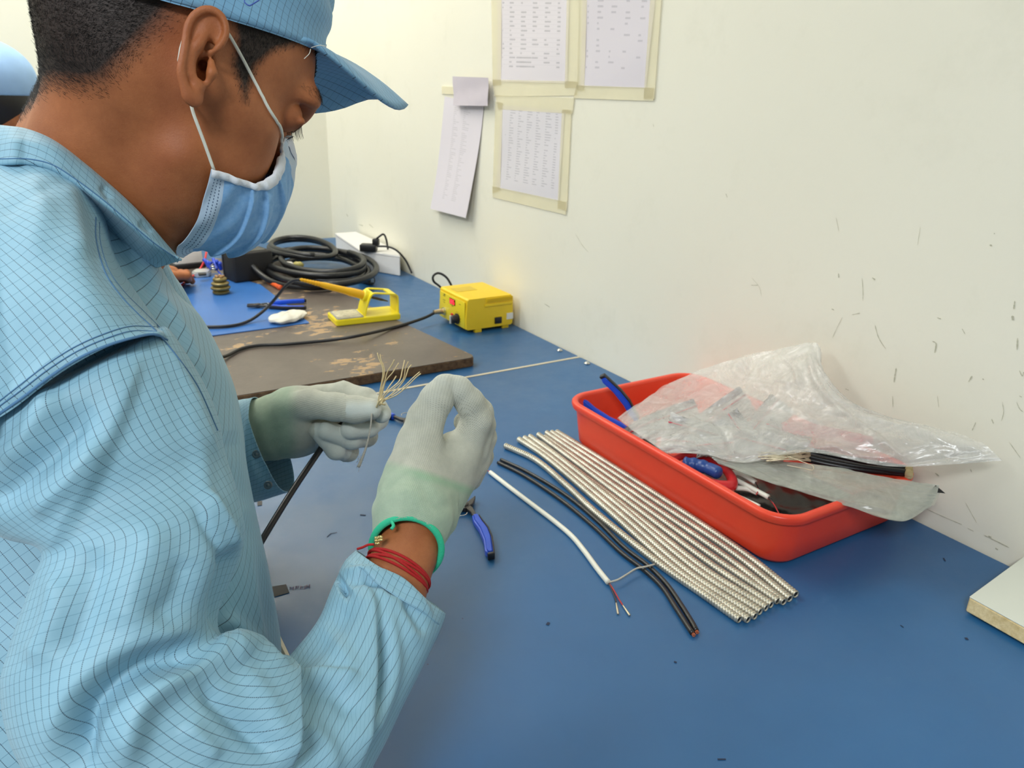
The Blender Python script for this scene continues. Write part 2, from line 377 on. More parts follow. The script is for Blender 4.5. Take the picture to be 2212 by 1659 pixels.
def sheet(name, label, corners, m, off=0.0012, tape=None, group=None, curl=0.0, cat='paper'):
    """corners px: tl tr br bl; a curled sheet of paper with thickness"""
    W = [onwall(x, y, off) for x, y in corners]; n = 13; V = []; UV = []
    for i in range(n):
        for j in range(n):
            a, b = i / (n - 1), j / (n - 1)
            p = (W[0] * (1 - b) + W[1] * b) * (1 - a) + (W[3] * (1 - b) + W[2] * b) * a
            p = p + np.array([-1, 0, 0]) * (0.0006 * math.sin(7 * a + 3 * b) + 0.0007 + curl * a**2)
            V.append(p); UV.append((b, 1 - a))
    Fc = grid_faces(n, n)
    V2 = np.array(V); back = V2 + np.array([0.0003, 0, 0]); allv = np.vstack([V2, back]); N = n * n
    rim = [i for i in range(n)] + [i * n + n - 1 for i in range(1, n)] + [(n - 1) * n + j for j in range(n - 2, -1, -1)] + [i * n for i in range(n - 2, 0, -1)]
    faces = Fc.tolist() + (Fc[:, ::-1] + N).tolist() + [[rim[q], rim[(q + 1) % len(rim)], rim[(q + 1) % len(rim)] + N, rim[q] + N] for q in range(len(rim))]
    t = thing(name, label, cat, (XW - 0.001, V2[:, 1].mean(), V2[:, 2].min()), group=group)
    mk('sheet', allv, faces, m, t, uv=np.vstack([UV, UV]), sharp=40)
    for q in tape or []:
        g = Geo(); a = [onwall(x, y, off + 0.0014 + 0.0015 * (curl > 0)) for x, y in q]; b = [onwall(x, y, 0.0002) for x, y in q]
        g.add(a + b, [[0, 1, 2, 3], [0, 4, 5, 1], [1, 5, 6, 2], [2, 6, 7, 3], [3, 7, 4, 0]])
        g.build('tape_strip', TAPE, t, smooth=False)
    return t
PA = paper_material('printed_form', (222, 216, 220), 26, 6, 0.75, rules=True)
PB = paper_material('faint_list', (218, 212, 218), 22, 5, 0.55, (150, 146, 156))
PC = paper_material('dense_chart', (220, 216, 220), 34, 7, 0.93, (130, 128, 138), x0=0.1, x1=0.92)
PD = paper_material('long_list', (222, 216, 222), 60, 4, 0.95, (160, 156, 160), x0=0.28, x1=0.72)
sheet('printed_sheet', 'printed form with ruled rows taped to the wall beside the faint list', [(1076, -80), (1232, -80), (1226, 180), (1074, 176)], PA,
      tape=[[(1060, -80), (1084, -80), (1082, 184), (1064, 184)], [(1226, -80), (1252, -80), (1248, 190), (1220, 190)], [(1064, 172), (1248, 176), (1246, 206), (1068, 208)]])
sheet('handwritten_sheet', 'faint handwritten list taped nearest the bare wall, under yellow tape', [(1262, -80), (1424, -80), (1396, 190), (1254, 186)], PB,
      tape=[[(1253, -80), (1270, -80), (1262, 196), (1247, 196)], [(1410, -80), (1434, -80), (1413, 214), (1390, 214)], [(1246, 184), (1412, 190), (1411, 218), (1238, 212)]])
sheet('chart_sheet', 'densely printed landscape chart with slanting lower edge under yellow tape', [(1084, 228), (1220, 240), (1208, 434), (1072, 405)], PC,
      tape=[[(1070, 206), (1240, 212), (1236, 246), (1076, 236)], [(1070, 220), (1086, 222), (1080, 412), (1064, 418)], [(1214, 236), (1234, 238), (1224, 456), (1204, 450)], [(1063, 402), (1222, 436), (1222, 464), (1064, 426)]])
sheet('hanging_list', 'long narrow printed list hanging loose under a blank grey slip', [(961, 208), (1046, 226), (1021, 470), (944, 450)], PD, curl=0.018,
      tape=[[(954, 186), (982, 188), (982, 204), (954, 202)], [(984, 452), (1005, 456), (1004, 470), (985, 466)]])
sheet('blank_slip', 'blank grey paper slip stuck over the top of the hanging list', [(978, 165), (1055, 168), (1057, 229), (983, 228)], mat('grey_slip', srgb(196, 188, 196), 0.6, var=0.03), off=0.012, curl=0.004)
# ================================================================== things on the near bench
ORANGE = None
def tray_material():
    m, t = cmat('red_plastic'); co = t.co()
    c = t.ramp(t.noise(5, 5, 0.6, co), [(0.3, srgb(222, 60, 36)), (0.7, srgb(234, 76, 48))])
    sm = t.ramp(t.noise(16, 6, 0.7, co), [(0.6, (0, 0, 0)), (0.8, (0.3, 0.3, 0.3))]); c = t.mix(sm, c, srgb(196, 50, 34))
    t.l(c, t.b.inputs['Base Color']); t.b.inputs['Roughness'].default_value = 0.36
    t.b.inputs['Subsurface Weight'].default_value = 0.08; t.b.inputs['Subsurface Radius'].default_value = (0.01, 0.003, 0.002)
    t.bump(t.noise(90, 3, 0.6, co), 0.06, 0.001)
    return m
RED = tray_material()
X0, X1, Y0, Y1, HT = 0.622, 0.850, 0.450, 0.833, 0.069
def ring(o, z, r):
    return [(x, y, TOP_Z + z) for x, y in rrect(X0 - o, X1 + o, Y0 - o, Y1 + o, r, 8)]
rings = [ring(-0.012, 0.0006, 0.022), ring(-0.004, 0.0022, 0.026), ring(0.000, 0.007, 0.030), ring(0.003, 0.030, 0.032), ring(0.006, HT - 0.012, 0.034), ring(0.0062, HT - 0.0105, 0.034),
         ring(0.0115, HT - 0.010, 0.039), ring(0.0128, HT - 0.006, 0.040), ring(0.0128, HT - 0.002, 0.040), ring(0.0112, HT, 0.039), ring(0.006, HT + 0.0002, 0.034), ring(0.0040, HT - 0.001, 0.032), ring(0.0030, HT - 0.004, 0.031),
         ring(0.000, 0.030, 0.029), ring(-0.003, 0.008, 0.027), ring(-0.007, 0.0045, 0.024), ring(-0.016, 0.0035, 0.018)]
k = len(rings[0]); V = np.array([p for r in rings for p in r]); Fc = grid_faces(len(rings), k, True).tolist(); Fc += [list(range(k))[::-1], [(len(rings) - 1) * k + i for i in range(k)]]
tray = thing('tray', 'open red plastic tray of tools and bagged parts against the wall', 'tray', ((X0 + X1) / 2, (Y0 + Y1) / 2, TOP_Z))
mk('tray_body', V, Fc, RED, tray, sharp=60)

# ------------------------------------------------------------------ corrugated metal conduits
def conduit_material():
    m, t = cmat('galvanised_strip'); co = t.co()
    t.b.inputs['Metallic'].default_value = 0.8; t.b.inputs['Roughness'].default_value = 0.42
    c = t.ramp(t.noise(40, 3, 0.5, co), [(0.3, srgb(184, 180, 166)), (0.7, srgb(212, 208, 192))]); t.l(c, t.b.inputs['Base Color'])
    return m
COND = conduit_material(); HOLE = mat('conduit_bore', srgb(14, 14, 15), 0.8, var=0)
def helix_tube(P, r, pitch, k=20, per=9, amp=0.24):
    L = np.linalg.norm(np.diff(P, axis=0), axis=1).sum(); n = int(L / pitch * per); P = even(P, n)
    T, N, B = frames(P); s = np.linspace(0, L, n); a = np.linspace(0, TAU, k, endpoint=False)
    ph = (s[:, None] / pitch - a[None] / TAU) % 1.0
    prof = np.where(ph < 0.78, np.sin(np.clip(ph / 0.78, 0, 1) * math.pi)**0.45, 0.0)
    rr = r * (1 - amp + amp * prof)
    V = P[:, None] + rr[..., None] * (np.cos(a)[None, :, None] * N[:, None] + np.sin(a)[None, :, None] * B[:, None])
    return V.reshape(-1, 3), grid_faces(n, k, True), P, T
R_C = 0.0044
cond = [([(1092, 963), (1158, 994), (1223, 1048), (1290, 1110), (1418, 1213), (1520, 1284), (1597, 1338)], 0, 'outermost metal conduit, bowed away from the bundle beside the black cables'),
        ([(1121, 949), (1182, 990), (1300, 1090), (1450, 1222), (1616, 1338)], 0, 'metal conduit second from the black cables, blunt near end'),
        ([(1133, 946), (1200, 995), (1320, 1093), (1480, 1230), (1631, 1331)], 0, 'metal conduit third from the black cables'),
        ([(1145, 943), (1215, 994), (1340, 1095), (1500, 1228), (1642, 1321)], 0, 'metal conduit fourth from the black cables'),
        ([(1168, 958), (1235, 1008), (1360, 1102), (1520, 1228), (1655, 1313)], 0, 'metal conduit whose far end stops short, fifth from the black cables'),
        ([(1163, 939), (1235, 992), (1370, 1094), (1530, 1215), (1666, 1306)], 0, 'metal conduit in mid bundle lying slightly proud of its neighbours'),
        ([(1178, 944), (1250, 994), (1390, 1094), (1548, 1208), (1680, 1298)], 0, 'short-ended metal conduit fourth from the red tray'),
        ([(1181, 935), (1262, 990), (1404, 1089), (1564, 1200), (1693, 1300)], 0, 'metal conduit third from the red tray'),
        ([(1192, 934), (1276, 988), (1418, 1083), (1580, 1192), (1706, 1293)], 0, 'metal conduit second from the red tray'),
        ([(1203, 933), (1290, 986), (1436, 1080), (1600, 1190), (1719, 1284)], 0, 'metal conduit lying hard against the red tray')]
for px, dz, lab in cond:
    P = catmull([on(x, y, R_C + dz) for x, y in px], 60)
    V, Fc, P2, T = helix_tube(P, R_C, 0.0036)
    t = thing('metal_conduit', lab, 'conduit', (P2[:, 0].mean(), P2[:, 1].mean(), TOP_Z), group='cut metal conduits beside the red tray')
    mk('spiral_sleeve', V, Fc, COND, t)
    for e, s in ((0, 1), (-1, -1)):
        m4 = frame_m(P2[e] - T[e] * s * 0.0001, [0, 0, 1], T[e] * -s)
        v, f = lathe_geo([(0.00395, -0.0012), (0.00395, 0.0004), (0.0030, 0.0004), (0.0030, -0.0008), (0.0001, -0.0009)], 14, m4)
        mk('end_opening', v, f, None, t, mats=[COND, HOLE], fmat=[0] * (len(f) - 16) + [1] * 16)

# ------------------------------------------------------------------ loose cables
BLK = mat('black_pvc', srgb(20, 22, 26), 0.35, var=0.15, vscale=200, bump=0.15, bscale=300)
COPPER = mat('bare_copper', srgb(190, 110, 80), 0.35, 0.8)
WHT = mat('white_pvc', srgb(222, 222, 210), 0.4, var=0.03)
REDP = mat('red_pvc', srgb(176, 36, 40), 0.4); TINW = mat('tinned_wire', srgb(206, 196, 172), 0.4, 0.7); STRG = mat('shield_strand', srgb(176, 172, 160), 0.6, var=0.2, vscale=900)
def cable_thing(name, label, px, r, m, h=None, cat='cable', group=None, ends=None, k=12):
    P = [on(x, y, (h or r)) for x, y in px]; t = thing(name, label, cat, (np.mean([p[0] for p in P]), np.mean([p[1] for p in P]), TOP_Z), group=group)
    o = tube('sheath', P, r, m, t, k=k, n=14 * len(px)); return t, np.array(P)
for lab, px in (('black cable lying nearer the metal conduits, copper showing at its end', [(1082, 993), (1140, 1020), (1220, 1068), (1290, 1125), (1348, 1182), (1400, 1222), (1440, 1262), (1470, 1305), (1495, 1345), (1504, 1362)]),
                ('black cable lying nearer the white cable, copper showing at its end', [(1076, 999), (1135, 1029), (1212, 1080), (1282, 1137), (1340, 1192), (1392, 1232), (1430, 1268), (1458, 1310), (1485, 1352), (1496, 1368)])):
    t, P = cable_thing('black_cable', lab, px, 0.0026, BLK, group='two black cables beside the conduits')
    d = _unit(P[-1] - P[-2]); g = Geo()
    for q in range(7):
        a = TAU * q / 6; off = np.array([d[1] * math.cos(a), -d[0] * math.cos(a), math.sin(a)]) * (0.0011 if q < 6 else 0)
        g.add(*tube_geo([P[-1] + off, P[-1] + off * 1.3 + d * 0.0035], 0.0006, 5))
    g.build('copper_core', COPPER, t)
t, P = cable_thing('white_cable', 'white cable with red and black leads at its stripped end', [(1059, 1020), (1100, 1052), (1150, 1090), (1200, 1128), (1235, 1158), (1262, 1190), (1290, 1228), (1314, 1258)], 0.0030, WHT)
pe = on(1314, 1258, 0.003)
def lead(name, px, m, r=0.0008, h=0.0015, par=None, tip=None):
    P = [pe] + [on(x, y, h) for x, y in px]; tube(name, P, r, m, par, k=7)
    if tip: tube('tinned_tip', [on(*px[-1], h), on(*tip, h)], [r * 0.8, r * 1.3, r * 1.5], TINW, par, k=7)
lead('red_lead', [(1326, 1275), (1336, 1293), (1345, 1307)], REDP, par=t, tip=(1360, 1329))
lead('black_lead', [(1322, 1275), (1328, 1290), (1331, 1302)], BLK, par=t, tip=(1335, 1326))
lead('shield_strand', [(1335, 1252), (1355, 1240), (1375, 1228), (1395, 1224), (1414, 1219)], STRG, r=0.0010, h=0.0068, par=t)
tube('red_lead', [on(1060, 1020, 0.003), on(1054, 1017, 0.003), on(1042, 1015, 0.005)], 0.0007, REDP, t, k=6)
tube('end_face', [on(1313, 1257, 0.003), on(1315, 1260, 0.003)], 0.0022, STRG, t, k=10)

# ------------------------------------------------------------------ side cutters (nippers)
BLUEH = mat('blue_grip', srgb(28, 84, 214), 0.38, var=0.05); DGRIP = mat('dark_grip', srgb(22, 26, 36), 0.5)
TOOLST = mat('tool_steel', srgb(78, 76, 74), 0.4, 0.7, var=0.2, vscale=120)
BRASS = mat('brass', srgb(150, 128, 70), 0.35, 0.7, var=0.15)
def nipper(label, M4, open_=8.0, group=None, scale=1.0):
    """local: jaws along +x, handles along -x, flat in xy; M4 places it"""
    t = thing('side_cutters', label, 'pliers'); t.matrix_world = M4 @ Matrix.Scale(scale, 4)
    for s in (1, -1):
        R = Matrix.Rotation(math.radians(s * open_), 4, 'Z')
        jaw = [(-0.012, s * 0.001), (-0.004, s * 0.0075), (0.006, s * 0.0078), (0.016, s * 0.0045), (0.024, s * 0.0006), (0.022, 0.0), (0.004, 0.0)]
        if s < 0: jaw = jaw[::-1]
        v, f = prism_geo(jaw, 0.006, R @ Matrix.Translation((0, 0, 0.002)), bev=0.0006, seg=1); mk('jaw', v, f, TOOLST, t, local=True, smooth=False)
        R2 = Matrix.Rotation(math.radians(-s * open_), 4, 'Z')
        arm = [(0.0, s * 0.004), (-0.010, s * 0.008), (-0.024, s * 0.009), (-0.034, s * 0.009), (-0.034, s * 0.0045), (-0.02, s * 0.004), (0.0, -s * 0.004)]
        if s < 0: arm = arm[::-1]
        v, f = prism_geo(arm, 0.0045, R2 @ Matrix.Translation((0, 0, 0.003)), bev=0.0006, seg=1); mk('arm', v, f, TOOLST, t, local=True, smooth=False)
        gp = [(-0.028, s * 0.0035), (-0.028, s * 0.0115), (-0.040, s * 0.0128), (-0.060, s * 0.0165), (-0.080, s * 0.0165), (-0.105, s * 0.0130), (-0.112, s * 0.0120), (-0.113, s * 0.0055), (-0.106, s * 0.0035), (-0.085, s * 0.0065), (-0.06, s * 0.0060), (-0.042, s * 0.0030)]
        if s < 0: gp = gp[::-1]
        v, f = prism_geo(gp, 0.0095, R2, bev=0.002, seg=3); grip = mk('grip', v, f, BLUEH, t, local=True, sharp=50)
        dk = [(-0.030, s * 0.0113), (-0.030, s * 0.0126), (-0.042, s * 0.0140), (-0.060, s * 0.0178), (-0.080, s * 0.0178), (-0.105, s * 0.0143), (-0.115, s * 0.0128), (-0.116, s * 0.0050), (-0.112, s * 0.0050), (-0.111, s * 0.0118), (-0.105, s * 0.0126), (-0.08, s * 0.016), (-0.06, s * 0.016), (-0.042, s * 0.0125)]
        if s < 0: dk = dk[::-1]
        v, f = prism_geo(dk, 0.0082, R2 @ Matrix.Translation((0, 0, 0.0007)), bev=0.0005, seg=1); mk('grip_inlay', v, f, DGRIP, grip, local=True, sharp=50)
    v, f = lathe_geo([(0.0001, 0.0005), (0.0052, 0.0005), (0.0052, 0.0088), (0.0040, 0.0098), (0.0001, 0.0098)], 16, Matrix.Translation((-0.002, 0, 0))); mk('pivot', v, f, TOOLST, t, local=True, sharp=40)
    a = np.linspace(0, TAU * 0.8, 20); P = np.stack([-0.022 + 0.007 * np.cos(a), 0.007 * np.sin(a), 0.0075 + 0 * a], 1)
    v, f = tube_geo(P, 0.0006, 6); mk('return_spring', v, f, CHROME, t, local=True)
    return t
def flat_place(pa, pb, h=0.0, tilt=0.0):
    """x axis from pixel pa (handle end) to pb (jaw tip) on the bench plane"""
    a, b = on(*pa, h), on(*pb, h); x = _unit(b - a); return a, b, x
def nip_open(label, pv_, a_, b_, h=0.0):
    P0 = on(*pv_, h); u, w = _unit(on(*a_, h) - P0), _unit(on(*b_, h) - P0); bis = _unit(u + w); half = math.degrees(math.acos(np.clip(u @ w, -1, 1))) / 2
    return nipper(label, frame_m(P0 + np.array([0, 0, 0.0003]), -bis, [0, 0, 1]), half - 6.5)
nip_open('blue-handled side cutters lying open below the raised glove', (1004, 1100), (1063, 1199), (925, 1150))
nip_open('blue-handled side cutters lying open between the two gloves', (884, 917), (822, 893), (925, 862))

# ------------------------------------------------------------------ white board at the right edge
t = thing('white_board', 'pale laminated board corner with raw chipboard edge', 'board', (0.83, 0.2, TOP_Z))
wb = [(0.735, 0.304), (0.861, 0.315), (0.861, -0.05), (0.728, -0.05)]
def chip():
    m, t_ = cmat('chipboard_edge'); co = t_.co()
    c = t_.ramp(t_.noise(120, 5, 0.7, co), [(0.3, srgb(196, 172, 118)), (0.7, srgb(232, 214, 168))]); t_.l(c, t_.b.inputs['Base Color']); t_.b.inputs['Roughness'].default_value = 0.8
    t_.bump(t_.noise(260, 4, 0.7, co), 0.6, 0.001); return m
v, f = prism_geo(wb, 0.0165, Matrix.Translation((0, 0, TOP_Z + 0.003)), bev=0.0012, seg=1); mk('chipboard_core', v, f, chip(), t, sharp=30)
v, f = prism_geo(wb, 0.0012, Matrix.Translation((0, 0, TOP_Z + 0.0197)), bev=0.0003, seg=1); mk('laminate_face', v, f, mat('pale_laminate', srgb(206, 210, 200), 0.25, var=0.03, vscale=4), t, sharp=30)
v, f = prism_geo([(0.745, 0.26), (0.85, 0.27), (0.85, 0.0), (0.745, 0.0)], 0.0028, Matrix.Translation((0, 0, TOP_Z + 0.0002))); mk('backing_batten', v, f, MATS['chipboard_edge'], t, sharp=30)
# ================================================================== things on the far bench
def plane_y(px, py, y): r = ray(px, py); return EYE + r * (y / r[1])
BT = 0.018                                                           # worn board thickness
def worn():
    m, t = cmat('worn_brown_laminate'); co = t.co()
    c = t.ramp(t.noise(9, 6, 0.7, co), [(0.3, srgb(84, 74, 68)), (0.7, srgb(104, 94, 86))])
    mp = t.n('ShaderNodeMapping'); mp.inputs['Scale'].default_value = (1.0, 1.6, 1.0); t.l(co, mp.inputs[0])
    ch = t.noise(26, 5, 0.62, mp.outputs[0]); dens = t.noise(4.5, 3, 0.5, co)
    k_ = t.math('GREATER_THAN', t.math('ADD', ch, t.math('MULTIPLY', t.math('SUBTRACT', dens, 0.5), 0.75)), 0.615)
    c = t.mix(t.math('MULTIPLY', k_, 0.9), c, srgb(176, 148, 112)); t.l(c, t.b.inputs['Base Color'])
    r = t.ramp(k_, [(0.0, (0.36,) * 3), (1.0, (0.8,) * 3)]); t.l(r, t.b.inputs['Roughness'])
    t.bump(t.math('SUBTRACT', t.noise(200, 4, 0.7, co), k_), 0.3, 0.0008); return m
def rawedge():
    m, t = cmat('raw_board_edge'); co = t.co()
    c = t.ramp(t.noise(90, 5, 0.7, co), [(0.3, srgb(78, 56, 38)), (0.7, srgb(136, 106, 74))]); t.l(c, t.b.inputs['Base Color']); t.b.inputs['Roughness'].default_value = 0.85
    t.bump(t.noise(300, 4, 0.7, co), 0.6, 0.001); return m
bd = thing('work_board', 'worn brown laminated board with chipped surface lying on the far bench', 'board', (0.42, 1.65, TOP_Z))
bp = [(0.140, 1.195), (0.645, 1.190), (0.653, 1.194), (0.657, 1.203), (0.626, 1.470), (0.585, 2.02), (0.56, 2.30), (0.140, 2.30)]
v, f = prism_geo(bp, BT - 0.0012, Matrix.Translation((0, 0, TOP_Z + 0.0002)), bev=0.0012, seg=1); mk('board_core', v, f, rawedge(), bd, sharp=30)
v, f = prism_geo([(x * 0.998 + 0.0006, y + (0.0008 if y < 1.3 else -0.0008)) for x, y in bp], 0.0012, Matrix.Translation((0, 0, TOP_Z + BT - 0.0012)), bev=0.0003, seg=1); mk('laminate_face', v, f, worn(), bd, sharp=30)
mt = thing('bench_mat', 'blue rubber mat spread over the worn board', 'mat', (0.3, 1.8, TOP_Z + BT))
v, f = prism_geo([(0.145, 1.535), (0.449, 1.541), (0.448, 1.70), (0.444, 1.922), (0.38, 2.10), (0.145, 2.08)], 0.002, Matrix.Translation((0, 0, TOP_Z + BT + 0.0002)), bev=0.0004, seg=1)
mk('mat_sheet', v, f, mat('blue_rubber', srgb(52, 106, 176), 0.33, var=0.06, vscale=8, bump=0.05), mt, sharp=30)
def worktop(px, py, h=0.0): return on(px, py, BT + 0.002 + h)
# ---- soldering station
YEL = mat('yellow_plastic', srgb(232, 196, 32), 0.4, var=0.03); YEL2 = mat('yellow_panel', srgb(226, 204, 40), 0.45, var=0.03)
st = thing('soldering_station', 'yellow soldering station with red display and black knob', 'soldering station', (0.792, 1.439, TOP_Z))
sx0, sx1, sy0, sy1, sh = 0.735, 0.850, 1.376, 1.503, 0.076
prof = [(sx0, 0.010), (sx0 - 0.001, 0.030), (sx0 + 0.002, sh - 0.003), (sx0 + 0.006, sh), (sx1 - 0.006, sh), (sx1, sh - 0.006), (sx1, 0.012), (sx1 - 0.004, 0.008), (sx0 + 0.004, 0.008)]
bm_v = [(x, sy0 + 0.002, TOP_Z + z) for x, z in prof]; bm_w = [(x, sy1, TOP_Z + z) for x, z in prof]; mfront = [(sx0 + (x - sx0) * 0.985 + 0.001, sy0, TOP_Z + 0.008 + (z - 0.008) * 0.98 + 0.0005) for x, z in prof]
n_ = len(prof); V = mfront + bm_v + bm_w; Fs = [list(range(n_))[::-1]]
for q in range(2): Fs += [[q * n_ + i, q * n_ + (i + 1) % n_, (q + 1) * n_ + (i + 1) % n_, (q + 1) * n_ + i] for i in range(n_)]
Fs.append([2 * n_ + i for i in range(n_)]); bodyst = mk('casing', V, [q[::-1] for q in Fs], YEL, st, sharp=30)
box('side_skirt', (sx0 + 0.078, sy0 - 0.0012, TOP_Z + 0.058), (0.068, 0.003, 0.006), YEL, st, bev=0.001)
for i in range(22): box('vent_rib', (sx0 + 0.048 + i * 0.0030, sy0 - 0.0016, TOP_Z + 0.069), (0.0014, 0.0032, 0.0085), YEL, st)
box('foot', (sx0 + 0.030, sy0 + 0.006, TOP_Z + 0.0045), (0.016, 0.010, 0.009), YEL, st, bev=0.001); box('foot', (sx0 + 0.030, sy1 - 0.006, TOP_Z + 0.0045), (0.016, 0.010, 0.009), YEL, st, bev=0.001)
box('foot', (sx1 - 0.015, sy0 + 0.010, TOP_Z + 0.0045), (0.016, 0.010, 0.009), YEL, st, bev=0.001); box('foot', (sx1 - 0.015, sy1 - 0.006, TOP_Z + 0.0045), (0.016, 0.010, 0.009), YEL, st, bev=0.001)
box('front_panel', (sx0 - 0.0012, (sy0 + sy1) / 2, TOP_Z + 0.040), (0.002, sy1 - sy0 - 0.010, 0.058), YEL2, st, bev=0.0008)
dp = box('display', (sx0 - 0.0026, sy0 + 0.060, TOP_Z + 0.058), (0.0016, 0.026, 0.013), mat('display_window', srgb(60, 8, 10), 0.15, var=0), st, bev=0.0004)
em = mat('display_digits', srgb(255, 40, 40), 0.4, var=0, Emission_Color=(1, 0.03, 0.04, 1), Emission_Strength=3.0)
g = Geo()                                                            # three lit seven-segment digits
for d_, segs in enumerate(('abcdg', 'abcdefg', 'acdfg')):
    yy = sy0 + 0.068 - d_ * 0.0078
    for s_ in segs:
        oy_, oz_, w_, h_ = dict(a=(0, .0042, .0036, .0011), g=(0, 0, .0036, .0011), d=(0, -.0042, .0036, .0011), f=(.0022, .0021, .0011, .0036), b=(-.0022, .0021, .0011, .0036), e=(.0022, -.0021, .0011, .0036), c=(-.0022, -.0021, .0011, .0036))[s_]
        g.add(*box_geo((sx0 - 0.0036, yy + oy_, TOP_Z + 0.058 + oz_), (0.0006, w_, h_)))
g.build('digits', em, dp)
def knobx(name, y, z, pr, m, par, k=20):
    v, f = lathe_geo(pr, k, frame_m((sx0 - 0.002, y, TOP_Z + z), [0, 0, 1], [-1, 0, 0])); return mk(name, v, f, m, par, sharp=40)
kb = knobx('knob', sy0 + 0.036, 0.026, [(0.0001, 0), (0.0115, 0), (0.0115, 0.003), (0.0095, 0.004), (0.0088, 0.015), (0.0075, 0.0165), (0.0001, 0.0165)], BLACKP, st)
box('pointer_bar', (sx0 - 0.0195, sy0 + 0.036, TOP_Z + 0.026), (0.003, 0.0035, 0.017), mat('knob_mark', srgb(200, 200, 195), 0.5), kb)
knobx('socket', sy0 + 0.098, 0.028, [(0.0001, 0), (0.0085, 0), (0.0085, 0.003), (0.0072, 0.0035), (0.0072, 0.006), (0.0001, 0.006)], CHROME, st)
plg = knobx('cable_plug', sy0 + 0.098, 0.028, [(0.0001, 0.005), (0.0058, 0.005), (0.0058, 0.016), (0.0050, 0.017), (0.0050, 0.027), (0.0001, 0.027)], mat('plug_metal', srgb(196, 176, 140), 0.3, 0.9), st)
box('power_switch', (sx0 - 0.003, sy0 + 0.060, TOP_Z + 0.026), (0.004, 0.008, 0.012), mat('red_switch', srgb(196, 30, 30), 0.4), st, bev=0.001)
box('side_socket', (sx0 + 0.0775, sy0 - 0.001, TOP_Z + 0.022), (0.017, 0.003, 0.014), BLACKP, st, bev=0.0008)
box('sticker', (sx0 + 0.107, sy0 - 0.0006, TOP_Z + 0.028), (0.016, 0.0012, 0.014), mat('white_sticker', srgb(226, 224, 214), 0.5), st)
g = Geo()
for (yy, zz, w_, h_) in [(0.100, 0.062, 0.010, 0.0012), (0.098, 0.0655, 0.006, 0.003), (0.100, 0.0525, 0.012, 0.001), (0.100, 0.0475, 0.010, 0.001), (0.060, 0.0485, 0.008, 0.0012), (0.026, 0.060, 0.006, 0.0012)]: g.add(*box_geo((sx0 - 0.0024, sy0 + yy, TOP_Z + zz), (0.0005, w_, h_)))
for i in range(11):
    a = math.radians(-130 + 26 * i); g.add(*box_geo((sx0 - 0.0024, sy0 + 0.036 + 0.0145 * math.sin(a), TOP_Z + 0.026 + 0.0145 * math.cos(a)), (0.0005, 0.0009, 0.0022)))
g.build('panel_print', mat('panel_ink', srgb(120, 108, 30), 0.6), st)['kind'] = 'stuff'
box('top_plate', ((sx0 + sx1) / 2 - 0.02, (sy0 + sy1) / 2 + 0.02, TOP_Z + sh + 0.0003), (0.05, 0.035, 0.0008), mat('top_label', srgb(206, 176, 46), 0.5), st)
CAB = mat('rubber_cable', srgb(24, 24, 27), 0.5, var=0.1)
tube('iron_lead', [(sx0 - 0.024, sy0 + 0.098, TOP_Z + 0.028), plane_y(918, 686, 1.47), plane_y(880, 699, 1.44), plane_y(840, 710, 1.42), on(780, 724, BT + .012), on(720, 734, BT + .006), on(660, 740, BT + .004), on(610, 744, BT + .004), on(560, 746, BT + .004), on(520, 754, BT + .004), on(485, 770, BT + .006), on(450, 770, BT + .02), on(400, 750, BT + .03)], 0.0032, CAB, st, k=10, n=110)
tube('power_cable', [(sx1 - 0.06, sy1, TOP_Z + 0.03), plane_y(978, 622, 1.53), plane_y(965, 600, 1.54), plane_y(948, 590, 1.55), plane_y(936, 596, 1.55), plane_y(937, 608, 1.55), plane_y(951, 620, 1.56), plane_y(965, 640, 1.56), (sx1 - 0.02, 1.60, TOP_Z + 0.004)], 0.0026, CAB, st, k=8, n=60)
# ---- iron stand and iron
sd = thing('iron_stand', 'yellow soldering iron stand with grey sponge tray', 'stand', (0.563, 1.522, TOP_Z + BT))
ang = math.atan2(-0.010, 0.136); cx_, cy_ = 0.5635, 1.5255; zz = TOP_Z + BT
def sl_(x, y, z): c_, s_ = math.cos(ang), math.sin(ang); return (cx_ + c_ * x - s_ * y, cy_ + s_ * x + c_ * y, zz + z)
m4 = Matrix.Translation((cx_, cy_, zz + 0.0005)) @ Matrix.Rotation(ang, 4, 'Z')
v, f = prism_geo(rrect(-0.070, 0.072, -0.037, 0.037, 0.006, 4), 0.0125, m4, bev=0.0015, seg=2); mk('base', v, f, mat('stand_yellow', srgb(232, 214, 40), 0.38, var=0.03), sd, sharp=35); SY = MATS['stand_yellow']
v, f = prism_geo(rrect(-0.066, -0.008, -0.033, 0.033, 0.005, 3), 0.0016, m4 @ Matrix.Translation((0, 0, 0.0125)), bev=0.0004, seg=1); mk('sponge_rim', v, f, mat('grey_rim', srgb(150, 148, 140), 0.5), sd, sharp=35)
v, f = prism_geo(rrect(-0.062, -0.012, -0.029, 0.029, 0.005, 3), 0.002, m4 @ Matrix.Translation((0, 0, 0.0131)), bev=0.0006, seg=1); mk('sponge', v, f, mat('dirty_sponge', srgb(190, 184, 158), 0.95, var=0.25, vscale=90, bump=0.8, bscale=500), sd, sharp=35)
path = [(-0.004, 0.0125), (0.000, 0.030), (0.008, 0.050), (0.013, 0.0575), (0.020, 0.060), (0.040, 0.0575), (0.060, 0.0545), (0.067, 0.052), (0.070, 0.045), (0.070, 0.0125)]
P2 = catmull(np.array(path), 40); T2 = np.gradient(P2, axis=0); T2 /= np.linalg.norm(T2, axis=1)[:, None]; N2 = np.stack([-T2[:, 1], T2[:, 0]], 1)
